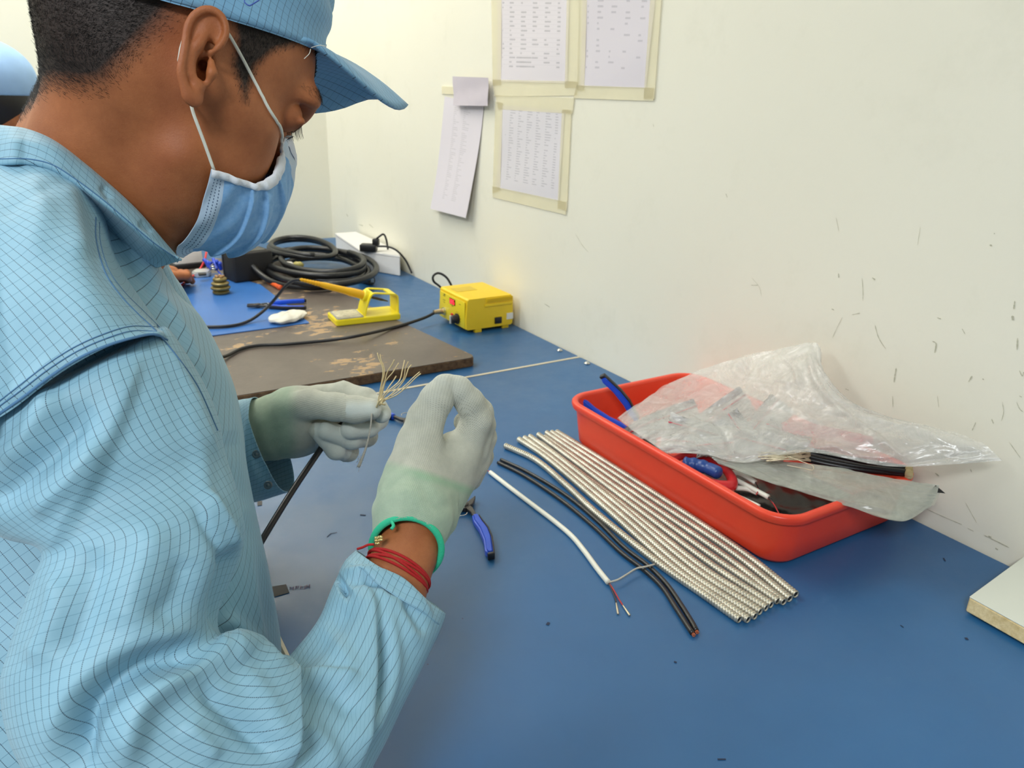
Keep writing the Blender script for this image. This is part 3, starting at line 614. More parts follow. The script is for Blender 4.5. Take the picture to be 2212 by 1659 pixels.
def ribbon(name, y0, y1, i0=0, i1=40, th=0.0028, par=sd):
    V = []
    for i in range(i0, i1):
        o_, n2 = P2[i], N2[i] * th / 2
        V += [sl_(o_[0] + n2[0], y0, o_[1] + n2[1]), sl_(o_[0] + n2[0], y1, o_[1] + n2[1]), sl_(o_[0] - n2[0], y1, o_[1] - n2[1]), sl_(o_[0] - n2[0], y0, o_[1] - n2[1])]
    n = i1 - i0; Fq = [[4 * i + q, 4 * i + (q + 1) % 4, 4 * i + 4 + (q + 1) % 4, 4 * i + 4 + q] for i in range(n - 1) for q in range(4)] + [[3, 2, 1, 0], [4 * n - 4, 4 * n - 3, 4 * n - 2, 4 * n - 1]]
    return mk(name, V, Fq, SY, par, sharp=35)
ribbon('holder_arm', -0.026, -0.019); ribbon('holder_arm', 0.019, 0.026); ribbon('holder_front', -0.0195, 0.0195, 0, 17); ribbon('holder_end', -0.0195, 0.0195, 24, 40)
h0, h1 = plane_y(783, 637, 1.522), plane_y(646, 603, 1.522); axh = _unit(h1 - h0); L_ = np.linalg.norm(h1 - h0)
v, f = lathe_geo([(0.0085, -0.012), (0.0125, -0.010), (0.0125, -0.002), (0.0105, 0.0)], 24, frame_m(h0, [0, 1, 0], axh)); mk('ring_guard', v, f, SY, sd, sharp=40)
ir = thing('soldering_iron', 'yellow-handled soldering iron resting in the yellow stand', 'soldering iron', tuple(h0 - np.array([0, 0, 0.02])))
YO = mat('handle_yellow', srgb(234, 178, 24), 0.4, var=0.03)
pr = [(0.0001, -0.006), (0.0088, -0.005), (0.0096, 0.008), (0.0092, 0.030), (0.0082, 0.034), (0.0074, 0.050), (0.0066, 0.085), (0.0058, 0.092)]
v, f = lathe_geo(pr + [(0.0001, 0.093)], 24, frame_m(h0, [0, 1, 0], axh)); mk('handle', v, f, YO, ir, sharp=40)
pr = []
for i in range(8): z_ = 0.092 + i * (L_ - 0.094) / 8; w_ = (L_ - 0.094) / 8; r_ = 0.0056 - 0.0003 * i; pr += [(r_, z_), (r_, z_ + w_ * 0.6), (r_ - 0.0013, z_ + w_ * 0.65), (r_ - 0.0013, z_ + w_ * 0.98)]
v, f = lathe_geo([(0.0001, 0.0915)] + pr + [(0.0001, L_)], 16, frame_m(h0, [0, 1, 0], axh)); mk('strain_relief', v, f, YO, ir, sharp=40)
v, f = lathe_geo([(0.0001, -0.062), (0.0012, -0.060), (0.0024, -0.048), (0.0030, -0.046), (0.0030, -0.006), (0.0001, -0.005)], 14, frame_m(h0, [0, 1, 0], axh)); mk('heating_barrel', v, f, TOOLST, ir, sharp=40)
tube('cable', [h1 - axh * 0.003, plane_y(634, 606, 1.54), plane_y(618, 617, 1.56), plane_y(602, 636, 1.58), plane_y(586, 655, 1.60), plane_y(566, 674, 1.60), worktop(540, 692, .006), worktop(510, 702, .004), worktop(470, 706, .004), worktop(420, 705, .004), worktop(360, 700, .004)], 0.0033, CAB, ir, k=10, n=80)
# ---- cotton, cutters, coil on the mat
co_ = worktop(622, 692); V, Fq = [], None; nu_, nv_ = 40, 24
U_, W_ = np.meshgrid(np.linspace(0, TAU, nu_, endpoint=False), np.linspace(0.02, math.pi - 0.02, nv_)); rr = 1 + 0.05 * np.sin(3 * U_ + 1) * np.sin(W_) + 0.03 * np.sin(7 * U_ + 3 * W_) + 0.02 * np.sin(11 * W_ + 4 * U_) + 0.08 * np.sin(2 * U_ + 0.4)
V = np.stack([0.044 * rr * np.cos(U_) * np.sin(W_), 0.030 * rr * np.sin(U_) * np.sin(W_), np.maximum(0, 0.010 * rr * np.cos(W_) + 0.008 + 0.001 * np.sin(9 * U_) * np.sin(W_))], -1).reshape(-1, 3)
Rz = np.array(Matrix.Rotation(0.3, 3, 'Z')); V = V @ Rz.T + co_
tag(mk('cotton_wad', V, grid_faces(nv_, nu_, True)[:, ::-1], mat('cotton', srgb(228, 224, 210), 0.95, bump=0.9, bscale=350), smooth=True), 'flattened white cotton wad on the mat corner', 'cotton')
pv = worktop(556, 664, .001); xx = _unit(pv - worktop(632, 662))
nipper('blue-handled side cutters lying open on the blue mat', frame_m(pv, xx, [0, 0, 1]), 13.0, scale=0.95)
cb = worktop(478, 634)
t = thing('terminal_stack', 'stack of ringed olive-brass pieces standing on the blue mat', 'stack', tuple(cb))
pr = [(0.0001, 0)]
for i, (r_, h_) in enumerate([(0.0195, 0.010), (0.0225, 0.010), (0.0205, 0.010), (0.016, 0.008)]):
    z_ = 0.010 * i; v, f = lathe_geo([(0.0001, z_), (r_ * 0.85, z_), (r_, z_ + 0.003), (r_, z_ + 0.006), (r_ * 0.8, z_ + 0.0092), (0.0001, z_ + 0.0094)], 28, Matrix.Translation(cb)); mk('ring', v, f, mat('olive_brass', srgb(124, 108, 58), 0.3, 0.35, var=0.25, vscale=60), t, sharp=50)
for i in range(5): v, f = lathe_geo([(0.0001, 0.039), (0.0035, 0.039), (0.0032, 0.044), (0.0001, 0.0445)], 10, Matrix.Translation(cb + np.array([0.008 * math.cos(i * 1.25), 0.008 * math.sin(i * 1.25), 0]))); mk('cap', v, f, mat('tan_cap', srgb(170, 130, 84), 0.5), t)
# ---- black adaptor block, big coil
t = thing('power_adaptor', 'black rectangular power block behind the blue mat', 'power supply', tuple(worktop(540, 618)))
cA = worktop(545, 606); box('casing', (cA[0], cA[1] + 0.03, TOP_Z + BT + 0.038), (0.105, 0.07, 0.074), mat('matte_black', srgb(24, 23, 24), 0.6), t, rot=0.2, bev=0.006, seg=3)
box('top_plate', (cA[0], cA[1] + 0.03, TOP_Z + BT + 0.0755), (0.080, 0.05, 0.0015), mat('grey_black', srgb(66, 66, 62), 0.45), t, rot=0.2)
coil_c = on(690, 592, 0.02); V = []
P = []
for i in range(5 * 40):
    a = i / 40 * TAU; tr_ = i / 200; rad = 0.165 - 0.060 * abs(math.sin(tr_ * 5.3)) ; P.append(coil_c + np.array([rad * math.cos(a + 0.5) * 0.92 + 0.012 * math.sin(tr_ * 9), rad * 1.5 * math.sin(a + 0.5) + 0.02 * math.cos(tr_ * 8), 0.007 + 0.0065 * (i / 40) + 0.003 * math.sin(a * 1.5)]))
t = thing('cable_coil', 'large coil of thick black cable beside the white box', 'cable', (coil_c[0], coil_c[1], TOP_Z + BT))
v, f = tube_geo(np.array(P), 0.0078, 12); mk('cable_loops', v, f, mat('thick_black_cable', srgb(22, 23, 25), 0.38, var=0.1), t)
P = []
for i in range(70):
    a = i / 40 * TAU; P.append(on(655, 562, 0.03) + np.array([(0.085 - 0.01 * i / 70) * math.cos(a), 0.15 * math.sin(a), 0.030 + 0.006 * i / 40 + 0.003 * math.sin(a * 2)]))
v, f = tube_geo(np.array(P), 0.0078, 12); mk('cable_loops', v, f, MATS['thick_black_cable'], t)
ce = on(792, 604, 0.012); v, f = lathe_geo([(0.0001, -0.03), (0.0105, -0.028), (0.0120, 0.0), (0.0120, 0.020), (0.0105, 0.0215), (0.0001, 0.0216)], 18, frame_m(ce, [0, 0, 1], _unit(np.array([0.35, -0.9, 0.1])))); mk('end_connector', v, f, BLACKP, t, sharp=40)
box('connector_pin', tuple(ce + np.array([0.008, -0.0205, 0.002])), (0.009, 0.006, 0.011), CHROME, t, rot=-0.35)
tube('rising_tail', [plane_y(524, 505, 2.0), plane_y(530, 535, 2.0), plane_y(542, 568, 1.98), plane_y(562, 592, 1.95), plane_y(592, 610, 1.90), on(640, 619, .03), on(700, 620, .03), on(760, 608, .03)], 0.0075, MATS['thick_black_cable'], t, k=12)
for q_, (px, py, c_) in enumerate([(625, 572, srgb(214, 210, 200)), (645, 572, srgb(170, 160, 90))]):
    tag(mk('crimp_sleeve', *tube_geo(catmull([on(px - 9, py, .05), on(px, py - 1, .055), on(px + 9, py + 1, .05)], 9), [.004, .007, .008, .007, .007, .008, .007, .006, .004], 12), mat('sleeve_%d' % q_, c_, 0.4)), ['white plastic sleeve lying inside the cable coil', 'yellowish sleeve lying inside the cable coil'][q_], 'connector')
# ---- white trunking box with plug
A, B = np.array([0.763, 2.068]), np.array([0.829, 1.941]); u_ = _unit(np.array([-(B - A)[1], (B - A)[0]])) * -1
Cc = A + np.array([0.06, 0.255]) ; poly = [tuple(A), tuple(B), tuple(B + np.array([0.030, 0.16])), tuple(Cc + np.array([0.035, 0.02])), tuple(Cc)]
poly = [tuple(A), tuple(B), (0.858, 2.02), (0.858, 2.36), (0.790, 2.36)]
t = thing('white_box', 'long white plastic box against the wall with black plug on top', 'box', (0.8, 2.1, TOP_Z))
WB = mat('white_box_plastic', srgb(228, 226, 222), 0.45, var=0.02)
v, f = prism_geo(poly, 0.050, Matrix.Translation((0, 0, TOP_Z + 0.0005)), bev=0.002, seg=2); mk('casing', v, f, WB, t, sharp=35)
v, f = prism_geo([(x * 0.999 + (0.0015 if x > .8 else -0.001), y) for x, y in poly], 0.006, Matrix.Translation((0, 0, TOP_Z + 0.0505)), bev=0.0015, seg=2); mk('lid', v, f, WB, t, sharp=35)
pc = plane_y(800, 532, 2.04)
pt = thing('mains_plug', 'black mains plug and its lead on the white box', 'plug', (pc[0], pc[1], TOP_Z + 0.0565))
box('plug_body', (pc[0] - 0.005, pc[1], TOP_Z + 0.067), (0.046, 0.030, 0.020), BLACKP, pt, rot=-0.6, bev=0.003)
box('plug_cover', (pc[0] + 0.014, pc[1] - 0.008, TOP_Z + 0.082), (0.018, 0.020, 0.020), BLACKP, pt, rot=-0.6, bev=0.003)
tube('lead', [(pc[0] + 0.014, pc[1] - 0.008, TOP_Z + 0.090), plane_y(818, 512, 2.02), plane_y(828, 506, 2.02), plane_y(834, 516, 2.03), plane_y(838, 538, 2.04)], 0.0028, CAB, pt, k=8)
tube('lead', [plane_y(816, 532, 2.0), plane_y(838, 533, 1.98), plane_y(858, 542, 1.96), plane_y(876, 562, 1.95), plane_y(886, 582, 1.94), (0.858, 1.93, TOP_Z + 0.01)], 0.0028, CAB, pt, k=8)
# ---- meter, leads and lugs near the other worker
mc = on(408, 578, .02); t = thing('test_meter', 'off-white desktop meter with squared panel behind the red lead', 'meter', tuple(mc))
box('casing', (mc[0], mc[1] + 0.02, TOP_Z + BT + 0.045), (0.075, 0.03, 0.085), mat('meter_white', srgb(214, 210, 206), 0.5), t, rot=0.15, bev=0.004, tilt=Matrix.Rotation(-0.25, 3, 'X'))
box('base', (mc[0], mc[1] + 0.01, TOP_Z + BT + 0.008), (0.085, 0.045, 0.014), BLACKP, t, rot=0.15, bev=0.003)
g = Geo()
for i in range(4): g.add(*box_geo((mc[0], mc[1] + 0.0035 + 0.0055 * i * 1.0, TOP_Z + BT + 0.020 + 0.019 * i), (0.070, 0.0014, 0.001), 0.15))
for i in range(3): g.add(*box_geo((mc[0] - 0.022 + 0.022 * i, mc[1] + 0.011, TOP_Z + BT + 0.046), (0.001, 0.0012, 0.075), 0.15, tilt=Matrix.Rotation(-0.25, 3, 'X')))
g.build('panel_line', mat('panel_grey', srgb(160, 156, 154), 0.6), t)['kind'] = 'stuff'
tube_r = thing('test_lead', 'red test lead trailing over the blue mat', 'cable', tuple(worktop(420, 600)))
tube('lead', [on(446, 545, .06), on(442, 562, .05), on(433, 580, .03), worktop(415, 598, .004), worktop(392, 616, .003), worktop(372, 634, .003), worktop(350, 650, .003)], 0.0030, mat('lead_red', srgb(206, 44, 48), 0.4), tube_r, k=8)
t = thing('wire_lugs', 'loose bunch of blue-sleeved wire lugs by the power block', 'connectors', tuple(on(465, 590, .02)))
for q_ in range(6):
    a = on(440 + 7 * q_, 560 + 4 * (q_ % 3), .055); b = on(452 + 5 * q_, 578 + 4 * (q_ % 2), .035); tube('lug_sleeve', [a, (a + b) / 2 + [0, 0, .004], b], 0.005, mat('lug_blue', srgb(34, 70, 190), 0.4), t, k=8)
tube('lug_wire', [on(470, 585, .03), on(476, 592, .03), on(474, 600, .02)], 0.002, MATS['lug_blue'], t, k=6); tube('lug_wire', [on(505, 560, .06), on(498, 575, .05), on(486, 588, .03)], 0.0015, TINW, t, k=6)
g = Geo()
for q_ in range(4): g.add(*box_geo(on(455 + 2 * q_, 566 + 5 * q_, .05), (0.004, 0.012, 0.004), 0.4 * q_))
g.build('lug_tip', CHROME, t)['kind'] = 'stuff'
t = thing('steel_fitting', 'crumpled shiny fitting beside the red lead', 'fitting', tuple(on(437, 598, .02)))
v, f = prism_geo([(-.020, -.018), (.012, -.024), (.024, 0), (.016, .026), (-.010, .030), (-.024, .006)], 0.014, Matrix.Translation(on(437, 596, .02)), bev=0.003, seg=2); mk('plate', v, f, mat('pale_metal', srgb(206, 208, 204), 0.35, 0.5), t, sharp=40)
v, f = prism_geo([(-.010, -.010), (.008, -.012), (.012, .010), (-.008, .012)], 0.004, Matrix.Translation(on(437, 594, .035)), bev=0.001); mk('slot', v, f, BLACKP, t, sharp=40)
t = thing('clamp_post', 'thin black upright post beside the power block', 'post', tuple(on(487, 600, .02))); pb = on(489, 602, .02); tube('post', [pb, pb + [0, 0, .13]], 0.006, BLACKP, t, k=10); v, f = lathe_geo([(0.0001, 0), (0.016, 0), (0.016, 0.004), (0.007, 0.007), (0.0001, 0.008)], 16, Matrix.Translation(pb)); mk('foot', v, f, BLACKP, t)
t = thing('orange_marker', 'small orange strip lying by the cable coil', 'strip', tuple(on(592, 614, .02))); tube('strip', [on(578, 608, .024), on(590, 613, .024), on(604, 621, .024)], [0.004, 0.006, 0.005], mat('orange_plastic', srgb(226, 94, 34), 0.45), t, k=8); tube('strip_cap', [on(602, 620, .024), on(607, 622, .024)], 0.0066, mat('orange_plastic2', srgb(206, 80, 30), 0.45), t, k=8)
# ================================================================== signed-distance modelling of the figures
import openvdb as vdb
class Field:
    def __init__(s, lo, hi, h):
        s.lo = np.array(lo, float); s.h = h; s.n = np.ceil((np.array(hi) - s.lo) / h).astype(int) + 1
        s.D = np.full(s.n, 0.03, np.float32)
        s.ax = [(s.lo[k] + h * np.arange(s.n[k])).astype(np.float32) for k in range(3)]
    def sl(s, lo, hi):
        a = np.maximum(0, np.floor((np.array(lo) - s.lo) / s.h).astype(int)); b = np.minimum(s.n, np.ceil((np.array(hi) - s.lo) / s.h).astype(int) + 1)
        return a, b
    def pts(s, a, b):
        return (s.ax[0][a[0]:b[0]][:, None, None], s.ax[1][a[1]:b[1]][None, :, None], s.ax[2][a[2]:b[2]][None, None, :])
    def blend(s, a, b, d, k, sub=False):
        S = s.D[a[0]:b[0], a[1]:b[1], a[2]:b[2]]
        if sub: d = -d; hh = np.clip(0.5 - 0.5 * (S - d) / k, 0, 1); S[...] = S * (1 - hh) + d * hh + k * hh * (1 - hh)
        else: hh = np.clip(0.5 + 0.5 * (d - S) / k, 0, 1); S[...] = d * (1 - hh) + S * hh - k * hh * (1 - hh)
    def ell(s, c, r, k=0.01, sub=False, R=None):
        c = np.array(c, float); r = np.array(r, float); m = r.max() + k + 0.012
        a, b = s.sl(c - m, c + m)
        if (b <= a).any(): return
        x, y, z = s.pts(a, b); x, y, z = x - c[0], y - c[1], z - c[2]
        if R is not None:
            R = np.array(R); x, y, z = (R[0, 0] * x + R[0, 1] * y + R[0, 2] * z, R[1, 0] * x + R[1, 1] * y + R[1, 2] * z, R[2, 0] * x + R[2, 1] * y + R[2, 2] * z)
        k0 = np.sqrt((x / r[0])**2 + (y / r[1])**2 + (z / r[2])**2); k1 = np.sqrt((x / r[0]**2)**2 + (y / r[1]**2)**2 + (z / r[2]**2)**2) + 1e-9
        s.blend(a, b, (k0 * (k0 - 1) / k1).astype(np.float32), k, sub)
    def cap(s, p, q, r0, r1, k=0.006, sub=False):
        p = np.array(p, float); q = np.array(q, float); m = max(r0, r1) + k + 0.012
        a, b = s.sl(np.minimum(p, q) - m, np.maximum(p, q) + m)
        if (b <= a).any(): return
        x, y, z = s.pts(a, b); d = (q - p).astype(np.float32); L = float(d @ d) + 1e-12
        t = np.clip(((x - p[0]) * d[0] + (y - p[1]) * d[1] + (z - p[2]) * d[2]) / L, 0, 1)
        dist = np.sqrt((x - p[0] - t * d[0])**2 + (y - p[1] - t * d[1])**2 + (z - p[2] - t * d[2])**2) - (r0 + (r1 - r0) * t)
        s.blend(a, b, dist.astype(np.float32), k, sub)
    def chain(s, P, r, k=0.004):
        for i in range(len(P) - 1): s.cap(P[i], P[i + 1], r[i], r[i + 1], k)
    def mesh(s, smooth=1):
        D = s.D
        for _ in range(smooth):
            for ax in range(3):
                D = (np.roll(D, 1, ax) + 2 * D + np.roll(D, -1, ax)) * np.float32(0.25)
        g = vdb.FloatGrid(0.03); g.copyFromArray(np.ascontiguousarray(D), tolerance=0.0)
        g.transform = vdb.createLinearTransform(voxelSize=s.h)
        P, Q = g.convertToQuads(0.0)
        return P.astype(float) + s.lo, Q[:, ::-1].astype(np.int64)
def inpoly(x, y, poly):
    x = np.asarray(x); y = np.asarray(y); ins = np.zeros(x.shape, bool); n = len(poly)
    for i in range(n):
        x0, y0 = poly[i]; x1, y1 = poly[(i + 1) % n]
        c = ((y0 > y) != (y1 > y)) & (x < (x1 - x0) * (y - y0) / (y1 - y0 + 1e-12) + x0); ins ^= c
    return ins
def dist_poly(x, y, pl):
    """distance (px) from points to a polyline"""
    best = np.full(np.shape(x), 1e9)
    for i in range(len(pl) - 1):
        ax, ay = pl[i][:2]; bx, by = pl[i + 1][:2]; dx, dy = bx - ax, by - ay; L = dx * dx + dy * dy + 1e-9
        t = np.clip(((x - ax) * dx + (y - ay) * dy) / L, 0, 1); best = np.minimum(best, np.hypot(x - ax - t * dx, y - ay - t * dy))
    return best
def vnormals(V, Q):
    n = np.cross(V[Q[:, 2]] - V[Q[:, 0]], V[Q[:, 3]] - V[Q[:, 1]]); N = np.zeros_like(V)
    for k in range(4):
        for ax in range(3): N[:, ax] += np.bincount(Q[:, k], n[:, ax], len(V))
    return N / (np.linalg.norm(N, axis=1)[:, None] + 1e-12)
def fattr(o, name, vals):
    a = o.data.attributes.new(name, 'FLOAT', 'POINT'); a.data.foreach_set('value', np.asarray(vals, np.float32))

# ------------------------------------------------------------------ materials of the person
def skin_material():
    m, t = cmat('brown_skin'); co = t.co()
    c = t.ramp(t.noise(45, 5, 0.6, co), [(0.25, srgb(156, 90, 49)), (0.6, srgb(177, 108, 63)), (0.85, srgb(187, 116, 71))])
    at_ = t.n('ShaderNodeAttribute', attribute_name='hair').outputs['Fac']
    c = t.mix(t.math('MULTIPLY', t.noise(420, 3, 0.7, co), 0.30), c, srgb(126, 66, 36))
    c = t.mix(at_, c, srgb(28, 22, 19))
    at2 = t.n('ShaderNodeAttribute', attribute_name='redden').outputs['Fac']
    c = t.mix(t.math('MULTIPLY', at2, 0.15), c, srgb(160, 84, 62))
    t.l(c, t.b.inputs['Base Color']); t.b.inputs['Roughness'].default_value = 0.55
    t.b.inputs['Subsurface Weight'].default_value = 0.12; t.b.inputs['Subsurface Radius'].default_value = (0.006, 0.0025, 0.0012)
    t.bump(t.noise(900, 4, 0.7, co), 0.40, 0.0006)
    return m
SKIN = skin_material(); HAIRM = mat('black_hair', srgb(24, 21, 20), 0.42, var=0.2, vscale=400)

# ------------------------------------------------------------------ head, neck, ear
def rotm(F, L, U): return np.array([F, L, U])
def head_frame(az, pitch, roll, ear, half):
    a, p, r = [math.radians(q) for q in (az, pitch, roll)]
    F = np.array([math.cos(p) * math.cos(a), math.cos(p) * math.sin(a), -math.sin(p)]); L = np.array([-math.sin(a), math.cos(a), 0]); U = np.cross(F, L)
    L2 = L * math.cos(r) + U * math.sin(r); U2 = np.cross(F, L2)
    return ear + half * L2, np.array([F, L2, U2])
EAR = at(437, 149, 0.463)
HO, HM = head_frame(9.0, 28.0, -8.0, EAR, 0.066)
S_ = 0.93
def hl(x, y, z): return np.array([x, y, z]) * S_ / 100                 # head centimetres -> local metres
def hw(p): return HO + np.asarray(p) @ HM                             # local metres -> world
def wl(p): return (np.asarray(p) - HO) @ HM.T                         # world -> local
def lp(px, py, d): return wl(at(px, py, d))
HF = Field((-0.125, -0.10, -0.21), (0.125, 0.085, 0.125), 0.00105)
E_ = HF.ell; C_ = HF.cap
E_(hl(-0.25, 0, 4.0), hl(9.2, 7.2, 8.0), 0.01)
E_(hl(4.2, 0, 4.6), hl(5.5, 6.1, 5.6), 0.02)
E_(hl(4.3, 0, -2.4), hl(4.4, 4.2, 5.8), 0.02)
C_(hl(8.7, -4.2, 2.9), hl(9.7, -1.0, 2.9), 0.0095, 0.009, 0.015); C_(hl(8.7, 4.2, 2.9), hl(9.7, 1.0, 2.9), 0.0095, 0.009, 0.015)
for s in (-1, 1):
    C_(hl(0.8, 6.0 * s, -0.4), hl(5.4, 4.7 * s, -0.6), 0.009, 0.010, 0.02)
    C_(hl(3.2, 4.5 * s, -1.2), hl(2.0, 3.9 * s, -4.8), 0.009, 0.008, 0.03)
    C_(hl(1.6, 4.0 * s, -5.0), hl(6.0, 1.6 * s, -7.4), 0.008, 0.011, 0.02)
    E_(hl(5.2, 3.3 * s, -2.8), hl(2.3, 1.7, 2.8), 0.02)
    E_(hl(8.7, 3.3 * s, 1.5), hl(1.3, 1.9, 1.15), 0.010, sub=True)
    E_(hl(7.75, 3.3 * s, 1.35), hl(1.30, 1.45, 1.25), 0.003)
    C_(hl(8.6, 4.6 * s, 1.15), hl(9.15, 2.3 * s, 0.95), 0.0026, 0.0026, 0.003)
    E_(hl(9.5, 1.1 * s, -1.7), hl(0.8, 0.8, 0.7), 0.006)
C_(hl(9.1, 0, 2.2), hl(10.0, 0, -1.2), 0.0055, 0.0075, 0.008)
C_(hl(8.2, -1.7, -4.6), hl(8.2, 1.7, -4.6), 0.006, 0.006, 0.012)
E_(hl(6.7, 0, -7.3), hl(1.6, 2.0, 1.3), 0.02)
# neck and the muscle running from behind the ear to the collarbone
NB = lp(178, 510, 0.560)
C_(hl(-1.6, 0, -1.0), NB, 0.046, 0.056, 0.025)
C_(lp(232, 200, 0.540), lp(140, 430, 0.57), 0.038, 0.046, 0.02)
C_(hl(2.6, 0, -6.0), lp(215, 540, 0.580), 0.033, 0.030, 0.02)
C_(lp(402, 330, 0.526), lp(350, 470, 0.545), 0.013, 0.015, 0.03)
C_(lp(345, 200, 0.508), lp(235, 540, 0.530), 0.010, 0.014, 0.02)
# ear: helix, plate, antihelix, concha, tragus, lobe, set by picked points on the near side of the head
he = [(430, 120, .4585), (450, 116, .4570), (470, 104, .4560), (484, 86, .4550), (489, 63, .4535), (481, 38, .4520), (463, 23, .4495), (442, 21, .4475), (422, 31, .4460), (409, 49, .4452), (403, 70, .4448), (400, 97, .4445), (395, 125, .4450), (391, 149, .4462), (394, 169, .4485), (400, 189, .4510), (405, 208, .4535)]
hp = np.array([lp(*q) for q in he]); hp = catmull(hp, 44)
hr = np.interp(np.linspace(0, 1, 44), [0, .1, .25, .45, .6, .8, 1], [.0014, .0019, .0018, .0022, .0021, .0022, .0030])
EF = 0.0012
ah = np.array([lp(*q) for q in [(446, 60, .4535), (440, 78, .4520), (429, 95, .4500), (416, 113, .4495), (410, 135, .4500), (413, 156, .4520), (421, 171, .4545), (429, 186, .4565)]])
ah2 = catmull(ah, 20)
for i in range(3, 44, 1):
    j = int(np.clip((i - 6) / 37 * 19, 0, 19)); C_(hp[i] + (hw(hp[i])*0)[0:3] + wl(at(437, 149, 0.4655)) * 0 + (lp(440, 100, .460) - lp(440, 100, .457)) , ah2[j] + (lp(440, 100, .460) - lp(440, 100, .4575)), 0.0013, 0.0015, 0.0025)
for i in range(0, 20):
    q = ah2[i]; base = lp(432, 125 + (i - 8) * 2.2, .474); C_(q + (lp(440, 100, .460) - lp(440, 100, .458)), base, 0.0018, 0.0055, 0.004)
for i in range(43): C_(hp[i], hp[i + 1], hr[i], hr[i + 1], 0.0012)
for i in range(19): C_(ah2[i], ah2[i + 1], 0.0024, 0.0024, 0.002)
C_(lp(446, 60, .4530), lp(466, 82, .4560), 0.0018, 0.0020, 0.003)
E_(lp(421, 211, .4565), (0.0052, 0.0030, 0.0062), 0.004)
E_(lp(435, 149, .4620), (0.0062, 0.0125, 0.0140), 0.0020, sub=True)
E_(lp(446, 103, .4590), (0.0058, 0.0065, 0.0032), 0.0015, sub=True)
C_(lp(434, 152, .4585), lp(440, 140, .476), 0.0036, 0.0032, 0.002, sub=True)
C_(lp(456, 135, .4585), lp(458, 157, .4575), 0.0023, 0.0027, 0.003); C_(lp(458, 157, .4575), lp(449, 182, .4590), 0.0027, 0.0018, 0.003)
C_(lp(427, 180, .4560), lp(431, 190, .4570), 0.0030, 0.0026, 0.002)
C_(lp(430, 120, .4585), lp(455, 114, .4570), 0.0016, 0.0018, 0.002)
# the far ear, plain
E_(hl(-0.8, 7.9, 0.2), hl(0.9, 1.4, 3.1), 0.004); E_(hl(0.2, 8.3, -0.2), hl(0.8, 0.8, 1.2), 0.003, sub=True)
hv, hq = HF.mesh(1)
def hsample(P):
    q = (np.asarray(P) - HF.lo) / HF.h; i = np.clip(np.round(q).astype(int), 0, HF.n - 1); return HF.D[i[..., 0], i[..., 1], i[..., 2]]
def hgrad(P):
    e = 0.003; G_ = np.stack([hsample(P + np.eye(3)[k] * e) - hsample(P - np.eye(3)[k] * e) for k in range(3)], -1); return G_ / (np.linalg.norm(G_, axis=-1)[..., None] + 1e-9)
def pushout(P, gap, it=6):
    P = np.array(P, float)
    for _ in range(it):
        d = hsample(P); m = np.clip(gap - d, 0, 0.01); P = P + hgrad(P) * m[..., None]
    return P
HV = hw(hv)
zmin = hv[:, 2].min()
# arms, wrists and trunk inside the clothes, same mesh
bodyV = [HV]; bodyF = hq.tolist(); nb = len(HV)
def addbody(v, f):
    global nb
    bodyV.append(np.asarray(v)); bodyF.extend([[i + nb for i in q] for q in (f.tolist() if isinstance(f, np.ndarray) else f)]); nb += len(v)
def bodytube(pts, r, k=20):
    P = catmull([at(*p) for p in pts], 8 * len(pts)); rr = np.interp(np.linspace(0, 1, len(P)), np.linspace(0, 1, len(r)), r); addbody(*tube_geo(P, rr, k))
bodytube([(250, 860, .475), (310, 1200, .455), (340, 1600, .445), (560, 1600, .480), (790, 1400, .535), (868, 1215, .575), (895, 1150, .59)], [.038, .036, .032, .028, .026, .0245, .0245])
bodytube([(350, 800, .80), (420, 950, .82), (500, 940, .81), (585, 925, .80)], [.045, .04, .033, .027])
px_, py_, pd_ = project(HV)
addbody(*tube_geo([at(150, 500, .565), at(130, 620, .59), at(140, 800, .61), at(160, 1100, .63), at(170, 1500, .64)], [.050, .065, .085, .10, .11], 20))
BV = np.concatenate(bodyV)
person = thing('person', 'masked worker in blue checked smock and cap stripping a cable at the bench', 'person', (0.0, 0.60, 0.45))
body = mk('body', BV, bodyF, SKIN, person)
# hair growth mask, from picked outlines; the far side mirrors the near side
mir = hv.copy(); mir[:, 1] = -np.abs(mir[:, 1]); mpx, mpy, _ = project(hw(mir))
SCALP = [(20, -400), (20, 170), (46, 240), (75, 238), (110, 215), (175, 222), (240, 212), (290, 160), (335, 112), (375, 74), (405, 40), (430, 14), (495, 35), (500, 95), (492, 140), (503, 175), (518, 225), (535, 235), (548, 200), (562, 150), (600, 118), (650, 105), (700, 130), (712, 150), (722, 165), (760, 150), (760, -400)]
d_edge = dist_poly(mpx, mpy, SCALP[1:-1]); ins = inpoly(mpx, mpy, SCALP)
hm = np.where(ins, np.clip(d_edge / (26 + 50 * (mpx < 420)), 0, 1), 0.0); hm *= (hv[:, 1] < 0.0) | (hv[:, 2] > -0.05)
face_front = hv[:, 0] > hl(6.9, 0, 0)[0]; hm = np.where(face_front & (hv[:, 2] < hl(0, 0, 5.2)[2]), 0, hm)
earzone = dist_poly(px_, py_, [(450, 60), (425, 120), (420, 190)]) < 55; hm = np.where(earzone & (hv[:, 1] < 0) & (hv[:, 1] < lp(437, 149, .461)[1] ), 0, hm)
full = np.zeros(nb); full[:len(hm)] = np.clip(hm * 1.15, 0, 1)**1.3 * 0.97
fattr(body, 'hair', full)
rd = np.zeros(nb); rd[:len(hm)] = np.clip(1 - dist_poly(px_, py_, [(380, 60), (385, 200), (340, 420)]) / 70, 0, 1); fattr(body, 'redden', rd)
